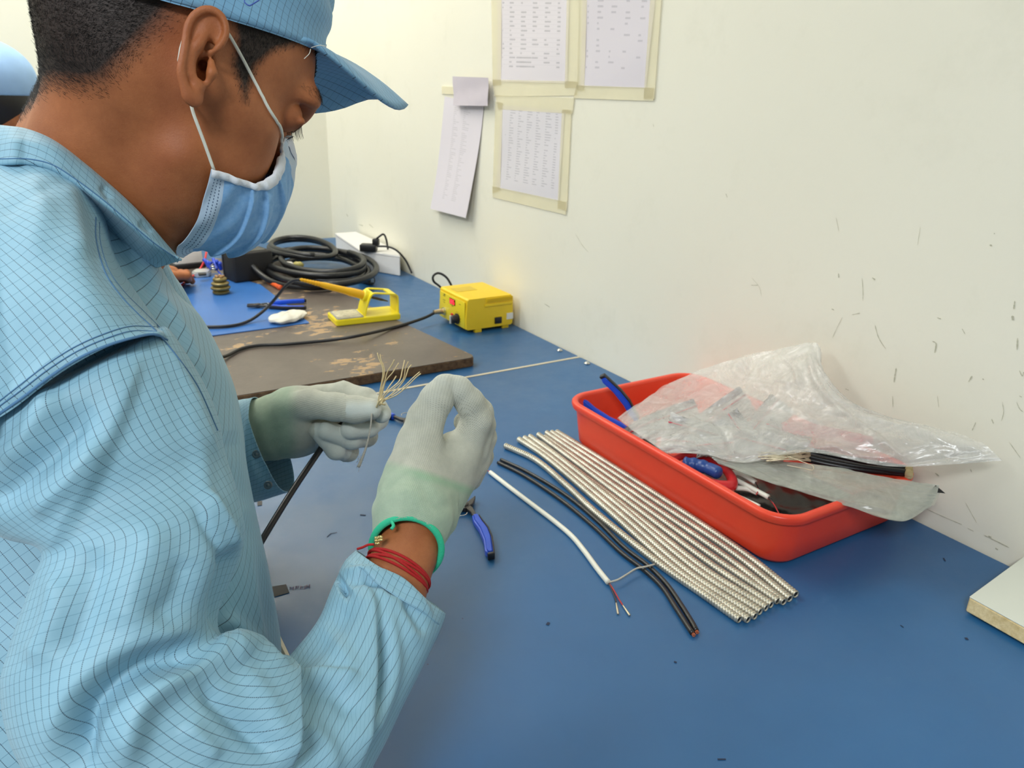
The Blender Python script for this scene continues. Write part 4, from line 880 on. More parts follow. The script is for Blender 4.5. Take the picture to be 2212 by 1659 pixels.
# strands
HN = vnormals(HV, hq)
def strands(idx_w, n, len_fn, dir_fn, name, parent, r0=0.000085, lift=0.35, mat_=HAIRM, pts=None):
    idx = RNG.choice(len(idx_w), n, p=idx_w / idx_w.sum()) if pts is None else pts
    n = len(idx); B = HV[idx] + RNG.normal(0, 0.0006, (n, 3)); N = HN[idx]; ux, uy, ud = project(B)
    D = dir_fn(ux, uy, hv[idx]) ; D += RNG.normal(0, 0.22, D.shape); D -= N * (D * N).sum(1)[:, None]; D /= np.linalg.norm(D, axis=1)[:, None] + 1e-9
    Ls = len_fn(ux, uy, hv[idx]) * RNG.uniform(0.6, 1.25, n); K = 4; Vs = []
    side = np.cross(D, N)
    for q in range(K):
        t = q / (K - 1); c = B - N * 0.0004 + (D * (t * (1 - lift * 0.3)) [..., None] * 0 if False else D * t) * Ls[:, None] + N * (lift * np.sin(t * 1.9) * 0.9) * Ls[:, None]
        r = r0 * (1 - 0.85 * t)
        for a in (0, TAU / 3, 2 * TAU / 3): Vs.append(c + side * (r * math.cos(a)) + N * (r * math.sin(a)))
    Vs = np.stack(Vs, 1).reshape(-1, 3); F = []
    for q in range(K - 1):
        for a in range(3): F.append([q * 3 + a, q * 3 + (a + 1) % 3, (q + 1) * 3 + (a + 1) % 3, (q + 1) * 3 + a])
    F = (np.array(F)[None] + (np.arange(n) * K * 3)[:, None, None]).reshape(-1, 4)
    o = mk(name, Vs, F, mat_, parent); o['kind'] = 'stuff'; return o
RW_T = RW.T
def pxdir(dx, dy, dz=0.0): return np.stack([dx, dy, dz * np.ones_like(dx)], -1) @ RW_T
def hair_dir(ux, uy, lv):
    t = np.clip((uy - 60) / 120, 0, 1); side = np.clip((ux - 420) / 60, 0, 1)
    dx = -0.95 * (1 - t) + 0.55 * t; dy = 0.30 * (1 - t) + 0.85 * t
    dx = dx * (1 - side) + 0.25 * side; dy = dy * (1 - side) + 0.95 * side
    return pxdir(dx, dy, 0.0)
vis = (uv_ := (py_ > -60)) & (hm > 0.02)
w = np.where(vis, np.clip(hm, 0.05, 1)**1.2, 0)
strands(w, 58000, lambda x, y, l: 0.0080 + 0.006 * np.clip((110 - x) / 70, 0, 1), hair_dir, 'short_hair', person)
# forelock under the visor
fl = (hv[:, 0] > hl(7.6, 0, 0)[0]) & (hv[:, 2] > hl(0, 0, 5.4)[2]) & (hv[:, 2] < hl(0, 0, 8.0)[2]) & (hv[:, 1] > hl(0, -3.4, 0)[1]) & (hv[:, 1] < hl(0, 3.5, 0)[1])
if fl.sum() > 10:
    strands(fl.astype(float), 2600, lambda x, y, l: 0.030 + 0 * x, lambda x, y, l: pxdir(0.25 + 0 * x, 1.0 + 0 * x), 'forelock', person, r0=0.00016, lift=0.45)
# eyebrow and lashes (near side)
eb = dist_poly(px_, py_, [(655, 190), (680, 198), (694, 205)]) < 9
if (eb & (hv[:, 1] < 0)).sum() > 5: strands((eb & (hv[:, 1] < 0)).astype(float), 420, lambda x, y, l: 0.007 + 0 * x, lambda x, y, l: pxdir(0.9 + 0 * x, 0.35 + 0 * x), 'eyebrow', person, lift=0.15)
g = Geo()
for i in range(22):
    b = hw(hl(8.75, -4.5 + 2.3 * i / 21, 0.85)); e = b + HM[0] * 0.004 * (0.8 + 0.3 * random.random()) - HM[2] * (0.0075 + 0.002 * random.random()) - HM[1] * 0.002
    g.add(*tube_geo(catmull([b, (b + e) / 2 - HM[2] * 0.001, e], 5), [0.00018, 0.00017, 0.00013, 0.0001, 0.00004], 4))
g.build('eyelashes', HAIRM, person)['kind'] = 'stuff'
# ------------------------------------------------------------------ checked anti-static cloth
def cloth_material(name, base, base2, step=0.005, dash=True, line=(18, 34, 58), line2=(84, 130, 158)):
    m, t = cmat(name); uv = t.n('ShaderNodeUVMap').outputs[0]; sp = t.n('ShaderNodeSeparateXYZ'); t.l(uv, sp.inputs[0]); u, v = sp.outputs[0], sp.outputs[1]
    def band(x, w):
        f = t.math('FRACT', t.math('DIVIDE', x, step)); return t.math('LESS_THAN', t.math('ABSOLUTE', t.math('SUBTRACT', f, 0.5)), w / step / 2)
    lu = band(u, 0.00034); lv = band(v, 0.00024)
    d = t.math('GREATER_THAN', t.math('FRACT', t.math('DIVIDE', v, 0.00085)), 0.28) if dash else 1.0
    lu = t.math('MULTIPLY', lu, d)
    co = t.co(); c = t.ramp(t.noise(18, 3, 0.5, co), [(0.3, srgb(*base)), (0.7, srgb(*base2))])
    c = t.mix(t.math('MULTIPLY', lv, 0.75), c, srgb(*line2)); c = t.mix(t.math('MULTIPLY', lu, 0.92), c, srgb(*line))
    t.l(c, t.b.inputs['Base Color']); t.b.inputs['Roughness'].default_value = 0.6; t.b.inputs['Sheen Weight'].default_value = 0.15
    t.b.inputs['Sheen Roughness'].default_value = 0.4
    tw = t.n('ShaderNodeTexWave'); tw.inputs['Scale'].default_value = 900; t.l(uv, tw.inputs['Vector'])
    t.bump(t.math('ADD', t.noise(50, 4, 0.6, co), t.math('MULTIPLY', tw.outputs['Fac'], 0.04)), 0.18, 0.0015)
    return m
CLOTH = cloth_material('checked_blue_cloth', (133, 178, 199), (142, 186, 206))
CAPC = cloth_material('checked_cap_cloth', (114, 166, 204), (124, 176, 211), line2=(70, 110, 150))
def lpy(px, py, ycm):
    """point on the ray of a pixel where the head's own sideways coordinate is ycm"""
    o = wl(EYE); d = ray(px, py) @ HM.T; t_ = (ycm * S_ / 100 - o[1]) / d[1]; return o + d * t_

# ------------------------------------------------------------------ cap
A_, B_, C0 = 9.75, 7.75, 0.2
def ellp(th, z): return np.array([C0 + A_ * math.cos(th), B_ * math.sin(th), z])
def fit_ring(px, py):
    TH, ZZ = np.meshgrid(np.linspace(-math.pi, 0.3, 261), np.linspace(0.5, 11, 211), indexing='ij')
    P = np.stack([C0 + A_ * np.cos(TH), B_ * np.sin(TH), ZZ], -1) * S_ / 100; x, y, _ = project(hw(P)); e = np.hypot(x - px, y - py)
    i = np.unravel_index(e.argmin(), e.shape); return TH[i], ZZ[i], e[i]
ringfit = [fit_ring(*q) for q in [(250, -25), (368, 4), (500, 42), (560, 60), (640, 88), (690, 107), (728, 122)]]
_th = [q[0] for q in ringfit]; _z = [q[1] for q in ringfit]
print('CAPFIT', [(round(a, 2), round(b, 2), round(e, 1)) for a, b, e in ringfit])
_o = np.argsort(_th); _th = np.array(_th)[_o]; _z = np.array(_z)[_o]
def rimz(th):
    a = -abs(((th + math.pi) % TAU) - math.pi); return float(np.interp(a, np.r_[-math.pi, _th, 0], np.r_[_z[0], _z, _z[-1]]))
cap = mk_cap = None
nth, nr = 96, 26; V = []; UV = []
for i in range(nr):
    t_ = i / (nr - 1)
    for j in range(nth):
        th = TAU * j / nth - math.pi; z0 = rimz(th); zt = 13.9
        if t_ < 0.55: q = t_ / 0.55; rr = 1 - 0.05 * q**2 + 0.012 * math.sin(q * 9 + 2) ; z = z0 + (11.0 - z0) * q
        else: q = (t_ - 0.55) / 0.45; rr = 0.962 * math.cos(q * math.pi / 2)**0.6; z = 11.0 + (zt - 11.0) * math.sin(q * math.pi / 2)
        rr *= 1 + 0.006 * math.sin(th * 7 + t_ * 5) * t_ + 0.01 * math.exp(-((abs(th) - 0.55) / 0.06)**2) * math.sin(t_ * 20)
        V.append([C0 + A_ * rr * math.cos(th), B_ * rr * math.sin(th), z]); UV.append((th * 0.085, z * 0.0105))
V = hw(np.array(V) * S_ / 100); Fc = grid_faces(nr, nth, True)
UVc = np.array(UV)
capo = mk('cap_crown', V, Fc, CAPC, person, uv=UVc)
md = capo.modifiers.new('thick', 'SOLIDIFY'); md.thickness = 0.0012; md.offset = 1
# band stitched along the lower edge
V = []; UV = []
for i in range(5):
    for j in range(nth):
        th = TAU * j / nth - math.pi; z = rimz(th) - 0.12 + i * 0.20; k_ = 1.012 + 0.004 * math.sin(i * math.pi / 4)
        V.append([C0 + A_ * k_ * math.cos(th), B_ * k_ * math.sin(th), z]); UV.append((th * 0.085, 0.3 + z * 0.0105))
hem = mk('cap_hem', hw(np.array(V) * S_ / 100), grid_faces(5, nth, True), CAPC, person, uv=UV)
# visor: arched peak
ths = np.linspace(-1.02, 1.02, 25); inner = [np.array([C0 + A_ * 1.0 * math.cos(a), B_ * 1.0 * math.sin(a), rimz(a) + 0.1]) * S_ / 100 for a in ths]
oy = [-6.4, -5.6, -4.6, -3.2, -1.5, 0.4, 2.2, 3.9, 5.2, 6.1, 6.5]
op = [(690, 108), (738, 146), (788, 188), (832, 222), (862, 236), (880, 229), (858, 218), (800, 212), (740, 233), (690, 243), (640, 246)]
outer = catmull(np.array([lpy(*p, y) for p, y in zip(op, oy)]), 25)
V = []; UV = []; nu = 12
for i in range(nu):
    a = i / (nu - 1)
    for j in range(25):
        p = inner[j] * (1 - a) + outer[j] * a; arch = 0.006 * math.sin(a * math.pi) * (1 - (ths[j] / 1.02)**2 * 0.5); p = p + np.array([0, 0, arch])
        V.append(p); UV.append((p[1], p[0]))
visor = mk('visor', hw(np.array(V)), grid_faces(nu, 25), CAPC, person, uv=UV); md = visor.modifiers.new('thick', 'SOLIDIFY'); md.thickness = 0.0028; md.offset = 0
g = Geo(); b = [onhead for onhead in []]
tube('loose_thread', [at(672, 103, .505), at(690, 98, .503), at(704, 100, .503)], 0.00025, WHT, person, k=4)
tube('loose_thread', [at(671, 106, .505), at(668, 116, .505), at(657, 127, .503)], 0.00025, WHT, person, k=4)
tube('ink_mark', [at(531, -6, .4475), at(528, 4, .447), at(538, 12, .447), at(547, 8, .447), at(560, 0, .4475)], 0.0004, mat('pen_blue', srgb(58, 88, 168), 0.6), person, k=4)

# ------------------------------------------------------------------ face mask
def mask_material():
    m, t = cmat('mask_fabric'); uv = t.n('ShaderNodeUVMap').outputs[0]; sp = t.n('ShaderNodeSeparateXYZ'); t.l(uv, sp.inputs[0]); u, v = sp.outputs[0], sp.outputs[1]
    co = t.co(); c = t.ramp(t.noise(260, 3, 0.7, co), [(0.3, srgb(120, 170, 220)), (0.7, srgb(142, 188, 230))])
    edge = t.math('LESS_THAN', v, 0.135); edge = t.math('MULTIPLY', edge, 0.75)
    top = t.math('GREATER_THAN', v, 0.90); edge = t.math('MAXIMUM', edge, t.math('MULTIPLY', top, 0.9))
    c = t.mix(edge, c, srgb(206, 220, 232))
    for c0 in (0.045, 0.075, 0.105):
        ln = t.math('LESS_THAN', t.math('ABSOLUTE', t.math('SUBTRACT', v, c0)), 0.0045)
        ds = t.math('GREATER_THAN', t.math('FRACT', t.math('MULTIPLY', u, 60)), 0.45); c = t.mix(t.math('MULTIPLY', t.math('MULTIPLY', ln, ds), 0.85), c, srgb(70, 96, 130))
    t.l(c, t.b.inputs['Base Color']); t.b.inputs['Roughness'].default_value = 0.7
    t.b.inputs['Subsurface Weight'].default_value = 0.15; t.b.inputs['Subsurface Radius'].default_value = (0.002, 0.002, 0.003)
    t.bump(t.noise(700, 2, 0.6, co), 0.25, 0.0005); return m
MASKM = mask_material(); MWHT = mat('mask_white', srgb(226, 232, 240), 0.75, bump=0.3, bscale=700, var=0.03); STRAP = mat('elastic_white', srgb(228, 230, 218), 0.6, var=0.02, bump=0.3, bscale=1500)
mrows = [(0.0, -5.9, [(456, 366), (440, 430), (420, 485), (382, 535)]), (0.15, -5.8, [(492, 377), (480, 445), (462, 505), (425, 541)]),
         (0.35, -5.4, [(530, 391), (532, 455), (520, 512), (475, 544)]), (0.5, -5.0, [(560, 396), (568, 455), (562, 505), (522, 545)]),
         (0.65, -4.4, [(588, 378), (602, 425), (602, 462), (578, 515)]), (0.8, -3.8, [(603, 345), (620, 378), (626, 402), (618, 455)]),
         (0.92, -3.4, [(604, 315), (620, 332), (628, 352), (629, 395)]), (1.0, -3.0, [(620, 262), (626, 285), (629, 312), (630, 345)])]
ctrl = []
for s_, y0, pp in mrows:
    near_ = [lpy(*p, y0 * k_) for p, k_ in zip(pp, (1.0, 0.80, 0.52, 0.0))]
    ctrl.append(near_ + [q * np.array([1, -1, 1]) for q in near_[:-1][::-1]])
ctrl = np.array(ctrl)                                               # rows s, cols t
NT_, NS = 121, 193
mid = np.stack([catmull(r, NT_) for r in ctrl]); srow = np.array([r[0] for r in mrows]); sn = np.linspace(0, 1, NS)
su = np.interp(sn, srow, np.arange(len(srow)))
def cm_at(P, u):
    Q = np.concatenate([2 * P[:1] - P[1:2], P, 2 * P[-1:] - P[-2:-1]]); i = np.minimum(u.astype(int), len(P) - 2); t_ = (u - i)[:, None, None]
    a, b, c, d = Q[i], Q[i + 1], Q[i + 2], Q[i + 3]; return 0.5 * ((2 * b) + (-a + c) * t_ + (2 * a - 5 * b + 4 * c - d) * t_**2 + (-a + 3 * b - 3 * c + d) * t_**3)
S3 = cm_at(mid, su)
Vm = S3.reshape(-1, 3); Fm = grid_faces(NS, NT_); Nm = vnormals(Vm, Fm).reshape(NS, NT_, 3)
cen = wl(hw(hl(4, 0, -4))); sgn = np.sign(((S3 - cen) * Nm).sum(-1).mean()); Nm *= sgn
tt = np.linspace(0, 1, NT_)[None]; ss = sn[:, None] + 0.035 * np.sin(tt * math.pi) * 0
pl = np.zeros((NS, NT_))
for c0, w_, am in ((0.40, 0.10, 0.0036), (0.54, 0.10, 0.0040), (0.68, 0.12, 0.0036)):
    c_ = c0 - 0.14 * (1 - np.abs(2 * tt - 1))**1.0 * (1 if c0 < 0.6 else 0.6)
    q = (ss - c_) / w_; pl += am * np.where((q > 0) & (q < 1), np.clip(q / 0.22, 0, 1)**2 * (3 - 2 * np.clip(q / 0.22, 0, 1)) * (1 - q), 0) * np.clip(tt / 0.10, 0.25, 1) * np.clip((1 - tt) / 0.10, 0.25, 1)
pl += 0.0012 * np.sin(ss * 11 + tt * 7) * np.sin(math.pi * tt) + 0.0007 * np.sin(ss * 31 + tt * 23)
S3 = pushout(S3, 0.0030)
for _ in range(8):
    S3[1:-1, 1:-1] = 0.5 * S3[1:-1, 1:-1] + 0.125 * (S3[2:, 1:-1] + S3[:-2, 1:-1] + S3[1:-1, 2:] + S3[1:-1, :-2])
    S3 = pushout(S3, 0.0022, 3)
S3 = S3 + Nm * pl[..., None]
UVm = np.stack(np.broadcast_arrays(tt, sn[:, None]), -1).reshape(-1, 2)
mko = mk('face_mask', hw(S3.reshape(-1, 3)), Fm if sgn > 0 else Fm[:, ::-1], MASKM, person, uv=UVm); md = mko.modifiers.new('thick', 'SOLIDIFY'); md.thickness = 0.0007; md.offset = -1
# side binding, each side a folded white ribbon
for side, col_ in ((0, 'near'), (NT_ - 1, 'far')):
    E0 = S3[:, side]; E1 = S3[:, side + (6 if side == 0 else -6)]; Nn = Nm[:, side]
    wv = 0.0060 * (0.75 + 0.5 * np.sin(math.pi * np.clip((sn - .45) / .5, 0, 1)))[:, None]
    inw = (E1 - E0); inw /= np.linalg.norm(inw, axis=1)[:, None] + 1e-9
    prof = [(-0.05, -0.0012), (-0.12, 0.0004), (0.0, 0.0014), (0.45, 0.0018), (0.9, 0.0016), (1.0, 0.0006)]
    V = np.stack([E0 + inw * wv * a + Nn * (b + 0.0004 * np.sin(sn * 60))[:, None] for a, b in prof], 1).reshape(-1, 3)
    mk('mask_binding', hw(V), grid_faces(NS, len(prof)), MWHT, mko)
    # nose-side strip (top hem)
for rowi, nm in ((NS - 1, 'mask_hem'),):
    E0 = S3[rowi]; E1 = S3[rowi - 12]; Nn = Nm[rowi]; inw = E1 - E0; inw /= np.linalg.norm(inw, axis=1)[:, None] + 1e-9
    V = np.stack([E0 + inw * 0.007 * a + Nn * b for a, b in [(-0.1, -0.0008), (-0.12, 0.0006), (0.2, 0.0012), (0.8, 0.0012), (1.0, 0.0004)]], 1).reshape(-1, 3)
    mk(nm, hw(V), grid_faces(NT_, 5), MWHT, mko)
def strap(pts, par=None):
    P = even(catmull(pts, 30), 30); P = hw(pushout(wl(P), 0.0012)); P = even(P, 30); T, N, B = frames(P); view = P - EYE; view /= np.linalg.norm(view, axis=1)[:, None]
    sd = np.cross(T, view); sd /= np.linalg.norm(sd, axis=1)[:, None]; up = np.cross(sd, T); a = np.linspace(0, TAU, 10, endpoint=False)
    V = P[:, None] + 0.0010 * np.cos(a)[None, :, None] * sd[:, None] + 0.0006 * np.sin(a)[None, :, None] * up[:, None]
    F = grid_faces(30, 10, True).tolist() + [list(range(10))[::-1], [290 + q for q in range(10)]]
    mk('ear_loop', V.reshape(-1, 3), F, STRAP, mko)
m0 = hw(S3[4, 1]); m1 = hw(S3[int(NS * 0.93), 0])
strap([at(402, 60, .459), at(390, 90, .461), at(381, 132, .463), at(390, 175, .468), at(410, 215, .468), at(417, 243, .466), at(440, 305, .477), m0 * 0.5 + at(463, 362, .49) * 0.5])
strap([at(478, 55, .466), at(493, 72, .468), at(525, 128, .480), at(565, 205, .495), at(590, 255, .508), m1])
def farstrap(pts): strap([hw(wl(p) * np.array([1, -1, 1])) for p in pts])
farstrap([at(478, 50, .468), at(495, 72, .471), at(525, 128, .483), at(565, 205, .498), m1])

# ------------------------------------------------------------------ knitted gloves
def glove_material():
    m, t = cmat('knit_glove'); co = t.co(); uvn = t.n('ShaderNodeUVMap').outputs[0]
    a_c = t.n('ShaderNodeAttribute', attribute_name='cuff').outputs['Fac']; a_t = t.n('ShaderNodeAttribute', attribute_name='coat').outputs['Fac']; a_g = t.n('ShaderNodeAttribute', attribute_name='green').outputs['Fac']
    nz = t.noise(60, 5, 0.65, co)
    c = t.ramp(nz, [(0.25, srgb(172, 174, 160)), (0.75, srgb(198, 199, 184))])
    cu = t.ramp(nz, [(0.25, srgb(150, 172, 150)), (0.75, srgb(180, 198, 174))]); c = t.mix(a_c, c, cu)
    c = t.mix(t.math('MULTIPLY', a_g, 0.55), c, srgb(128, 180, 140))
    c = t.mix(a_t, c, srgb(206, 212, 204))
    sp = t.n('ShaderNodeSeparateXYZ'); t.l(uvn, sp.inputs[0])
    su_ = t.math('SINE', t.math('MULTIPLY', sp.outputs[0], TAU / 0.0011)); sv_ = t.math('SINE', t.math('MULTIPLY', sp.outputs[1], TAU / 0.0011))
    kn = t.math('MULTIPLY', su_, t.math('ADD', sv_, 0.8)); dk = t.math('LESS_THAN', kn, -1.0)
    dk = t.math('MULTIPLY', dk, t.math('SUBTRACT', 1.0, a_t)); c = t.mix(t.math('MULTIPLY', dk, 0.42), c, srgb(96, 100, 92))
    t.l(c, t.b.inputs['Base Color']); t.b.inputs['Roughness'].default_value = 0.85; t.b.inputs['Sheen Weight'].default_value = 0.2
    hgt = t.math('ADD', t.math('MULTIPLY', t.math('MULTIPLY', kn, t.math('SUBTRACT', 1.0, a_t)), 0.25), t.noise(420, 3, 0.7, co)); t.bump(hgt, 0.45, 0.0006)
    return m
GLOVE = glove_material(); GREEN = mat('green_elastic', srgb(52, 196, 150), 0.7, bump=0.6, bscale=900)
def hand(spec, lo, hi, name, wrist, coat, greenb, parent, label=None):
    P_ = {k: at(*v[:3]) for k, v in spec.items()}; pad = 0.03
    allp = np.array(list(P_.values())); f = Field(allp.min(0) - pad, allp.max(0) + pad, 0.0009)
    return f, P_
def knit_uv(V, a, b):
    ax = _unit(b - a); s = (V - a) @ ax; q = V - a - s[:, None] * ax; e1 = _unit(np.cross(ax, [0, 0, 1])); e2 = np.cross(ax, e1)
    ang = np.arctan2(q @ e2, q @ e1); return np.stack([ang * 0.03, s], 1), s
# --- right glove, raised and pinching
def G(*q): return at(*q)
f = Field(at(860, 1060, .60) - 0.14, at(960, 960, .62) + 0.14, 0.0010)
W0, W1 = G(878, 1186, .575), G(893, 1105, .592)
f.cap(W0, W1, 0.0245, 0.0265, 0.008)
K = dict(i=G(1008, 945, .640), m=G(1022, 968, .655), r=G(1015, 1000, .668), p=G(1000, 1035, .675))
f.cap(W1, G(900, 1040, .610), 0.0265, 0.024, 0.015); f.cap(G(920, 1110, .61), G(985, 985, .650), 0.0235, 0.0195, 0.014)
f.cap(G(905, 1060, .612), G(985, 985, .640), 0.0225, 0.0165, 0.010); f.cap(G(930, 1090, .625), G(1008, 1010, .665), 0.020, 0.0150, 0.012)
f.cap(G(893, 1040, .605), G(905, 960, .617), 0.0205, 0.0165, 0.012)
f.chain([G(905, 965, .617), G(920, 905, .622), G(944, 862, .622), G(957, 832, .622)], [.0165, .0132, .0118, .0078], 0.006)      # thumb
f.chain([G(1006, 965, .645), G(1030, 906, .642), G(1014, 868, .635), G(990, 842, .630), G(968, 833, .628)], [.0135, .0112, .0105, .0098, .0085], 0.004)   # index
f.chain([G(1020, 975, .658), G(1040, 918, .656), G(1036, 890, .652), G(1018, 868, .648), G(1004, 860, .645)], [.0130, .0108, .0103, .0096, .0085], 0.003)   # middle
f.chain([G(1024, 1000, .668), G(1044, 945, .668), G(1038, 915, .664), G(1024, 908, .658), G(1003, 912, .655)], [.0125, .0102, .0096, .0090, .0080], 0.003)   # ring
f.chain([G(1012, 1030, .676), G(1040, 985, .680), G(1034, 960, .676), G(1020, 952, .668), G(1012, 955, .664)], [.0115, .0092, .0086, .0080, .0070], 0.003)   # little
V, Q = f.mesh(1)
ax = _unit(W1 - W0); tcw = _unit(EYE - W0); tcw = _unit(tcw - ax * (tcw @ ax)); keep = ((V - W0) @ ax) > -0.002 + 0.55 * ((V - W0) @ tcw); Q = Q[keep[Q].all(1)]
used = np.unique(Q); rm = -np.ones(len(V), int); rm[used] = np.arange(len(used)); V = V[used]; Q = rm[Q]
Nv = vnormals(V, Q); uvk, sk = knit_uv(V, W0, G(950, 990, .64))
V = V + Nv * (0.0006 * np.sin(sk * 260 + 2 * np.sin(uvk[:, 0] * 160)) * np.clip(1 - np.abs(sk - 0.03) / 0.035, 0, 1))[:, None]
gx, gy, gd = project(V)
gl = mk('glove', V, Q, GLOVE, person, uv=uvk, label='raised right glove with green cuff edge')
fattr(gl, 'cuff', np.clip((gy - 995 - (gx - 850) * 0.30) / 22, 0, 1)); fattr(gl, 'coat', np.clip((875 - gy) / 50, 0, 1) * 0.35); fattr(gl, 'green', np.clip(1 - np.abs(gy - 1008 - (gx - 850) * 0.32) / 14, 0, 1) * np.clip((gx - 850) / 60, 0.2, 1))
md = gl.modifiers.new('thick', 'SOLIDIFY'); md.thickness = 0.0012; md.offset = -1
e1 = _unit(np.cross(ax, W0 - EYE)); e2 = np.cross(ax, e1); a = np.linspace(0, TAU, 48, endpoint=False)
P = np.array([W0 + e1 * 0.0262 * math.cos(q) + e2 * 0.0262 * math.sin(q) + ax * 0.55 * 0.0262 * math.sin(q) * float(np.sign(e2 @ tcw)) for q in np.r_[a, a[:1]]]); v, fc = tube_geo(P, 0.0026, 10, cap=False); mk('cuff_edge', v, fc, GREEN, gl)
tube('cuff_tail', [at(846, 1126, .560), at(850, 1136, .556), at(845, 1143, .554)], 0.0013, GREEN, gl, k=6)
# --- left glove, holding the cable
f = Field(at(690, 910, .79) - 0.15, at(690, 910, .79) + 0.15, 0.0011)
L0, L1 = G(556, 930, .800), G(640, 915, .800)
f.cap(L0, L1, 0.0290, 0.0275, 0.01); f.cap(G(556, 915, .80), G(640, 890, .80), 0.0225, 0.023, 0.01); f.cap(G(558, 945, .80), G(640, 938, .805), 0.0225, 0.023, 0.01)
f.cap(G(630, 885, .800), G(690, 868, .805), 0.0205, 0.015, 0.014); f.cap(G(635, 925, .805), G(695, 935, .825), 0.0210, 0.017, 0.014); f.cap(G(640, 905, .80), G(700, 905, .82), 0.021, 0.016, 0.014)
f.chain([G(625, 885, .788), G(668, 873, .772), G(724, 879, .762), G(768, 885, .758), G(800, 884, .757)], [.0165, .0135, .0122, .0118, .0098], 0.006)            # thumb
f.chain([G(690, 860, .805), G(742, 850, .795), G(790, 862, .785), G(812, 880, .778), G(824, 893, .775)], [.0130, .0110, .0102, .0095, .0088], 0.004)            # index
f.chain([G(700, 885, .825), G(775, 885, .828), G(815, 905, .815), G(795, 922, .790), G(758, 928, .777)], [.0130, .0112, .0105, .0100, .0090], 0.003)
f.chain([G(700, 910, .832), G(760, 920, .832), G(792, 942, .815), G(760, 948, .790), G(706, 931, .775)], [.0125, .0108, .0102, .0096, .0086], 0.003)
f.chain([G(692, 935, .835), G(735, 952, .832), G(752, 975, .812), G(725, 972, .790), G(686, 930, .779)], [.0120, .0100, .0096, .0088, .0076], 0.003)
V, Q = f.mesh(1); ax = _unit(L1 - L0); keep = ((V - L0) @ ax) > -0.004; Q = Q[keep[Q].all(1)]
used = np.unique(Q); rm = -np.ones(len(V), int); rm[used] = np.arange(len(used)); V = V[used]; Q = rm[Q]
Nv = vnormals(V, Q); uvk, sk = knit_uv(V, L0, L1); gx, gy, gd = project(V)
V = V + Nv * (0.0005 * np.sin(sk * 320) * np.clip(1 - np.abs(sk - 0.015) / 0.03, 0, 1) + 0.0006 * np.exp(-((gx - 742) / 4)**2) * -1)[:, None]
gl2 = mk('glove', V, Q, GLOVE, person, uv=uvk, label='left glove gripping the black cable')
fattr(gl2, 'cuff', np.clip((650 - gx) / 30, 0, 1)); fattr(gl2, 'green', np.zeros(len(V)))
coat = np.clip(1 - dist_poly(gx, gy, [(755, 885), (806, 883)]) / 20, 0, 1) * (gd < .775) * (gx > 748); coat = np.maximum(coat, 0.6 * (gx > 815) * (gy > 868)); coat = np.maximum(coat, 0.5 * (gy > 915) * (gd < .80) * (gx > 680)); fattr(gl2, 'coat', np.clip(coat * 1.5, 0, 1))
md = gl2.modifiers.new('thick', 'SOLIDIFY'); md.thickness = 0.0012; md.offset = -1

# --- red thread bracelets with a beaded charm
WC = at(887, 1215, .574); axb = _unit(at(905, 1150, .59) - at(868, 1215, .575)); e1 = _unit(np.cross(axb, WC - EYE)); e2 = np.cross(axb, e1)
br = None
WA, WB = at(868, 1215, .575), at(895, 1150, .59)
g = Geo()
for q_ in range(4):
    c = WA * (1.15 - 0.06 * q_) + WB * (-0.15 + 0.06 * q_) + (WA - WB) * 0.25 ; tl = axb + e1 * (0.10 * math.sin(q_ * 2.1)) + e2 * 0.06 * math.cos(q_ * 3.0)
    tl = _unit(tl); u1 = _unit(np.cross(tl, e2)); u2 = np.cross(tl, u1); rr = 0.0257
    P = np.array([c + u1 * rr * math.cos(x) + u2 * rr * math.sin(x) for x in np.linspace(0, TAU, 49)]); g.add(*tube_geo(P, 0.0011, 7, cap=False))
P_br = g.build('thread_bracelet', mat('red_thread', srgb(178, 26, 28), 0.8, bump=0.5, bscale=1500), person, label='red thread bracelets wound round the wrist')
tube('thread_tail', [at(808, 1176, .553), at(795, 1177, .553), at(784, 1182, .553), at(772, 1186, .555)], 0.0009, MATS['red_thread'], P_br, k=6)
g = Geo()
for q_ in range(13):
    c = at(812 + 3.0 * (q_ % 5) + random.uniform(-1, 1), 1162 + 6 * (q_ // 5) + random.uniform(-1, 1) - 0.5 * (q_ % 5), .549)
    v, f_ = lathe_geo([(0.0001, -0.0012), (0.0009, -0.0008), (0.0012, 0), (0.0009, 0.0008), (0.0001, 0.0012)], 8, Matrix.Translation(c)); g.add(v, f_)
g.build('beaded_charm', mat('gold_bead', srgb(214, 190, 130), 0.25, 0.8), P_br)
# ================================================================== the smock
def folds_disp(x, y, folds):
    """height (m) from fold lines given in picked points: (line, width on its left side, width on its right side, amplitude)"""
    H_ = np.zeros(np.shape(x))
    for pts, wl_, wr_, amp in folds:
        P = even(catmull(np.array(pts, float), 6 * len(pts)), 5 * len(pts)); n = len(P); best = np.full(x.shape, 1e9); sg = np.ones(x.shape); tp = np.zeros(x.shape)
        for i in range(n - 1):
            a, b = P[i], P[i + 1]; d = b - a; L = d @ d + 1e-9; t = np.clip(((x - a[0]) * d[0] + (y - a[1]) * d[1]) / L, 0, 1)
            dx, dy = x - a[0] - t * d[0], y - a[1] - t * d[1]; D = np.hypot(dx, dy); m = D < best
            best = np.where(m, D, best); sg = np.where(m, np.sign(d[0] * dy - d[1] * dx), sg); tp = np.where(m, (i + t) / (n - 1), tp)
        w = np.where(sg > 0, wr_, wl_)                                # image y runs down: sg>0 is the right-hand side of travel... 
        H_ += amp * np.exp(-(best / w)**2) * np.clip(np.minimum(tp, 1 - tp) * 5 + 0.12, 0, 1)
    return H_
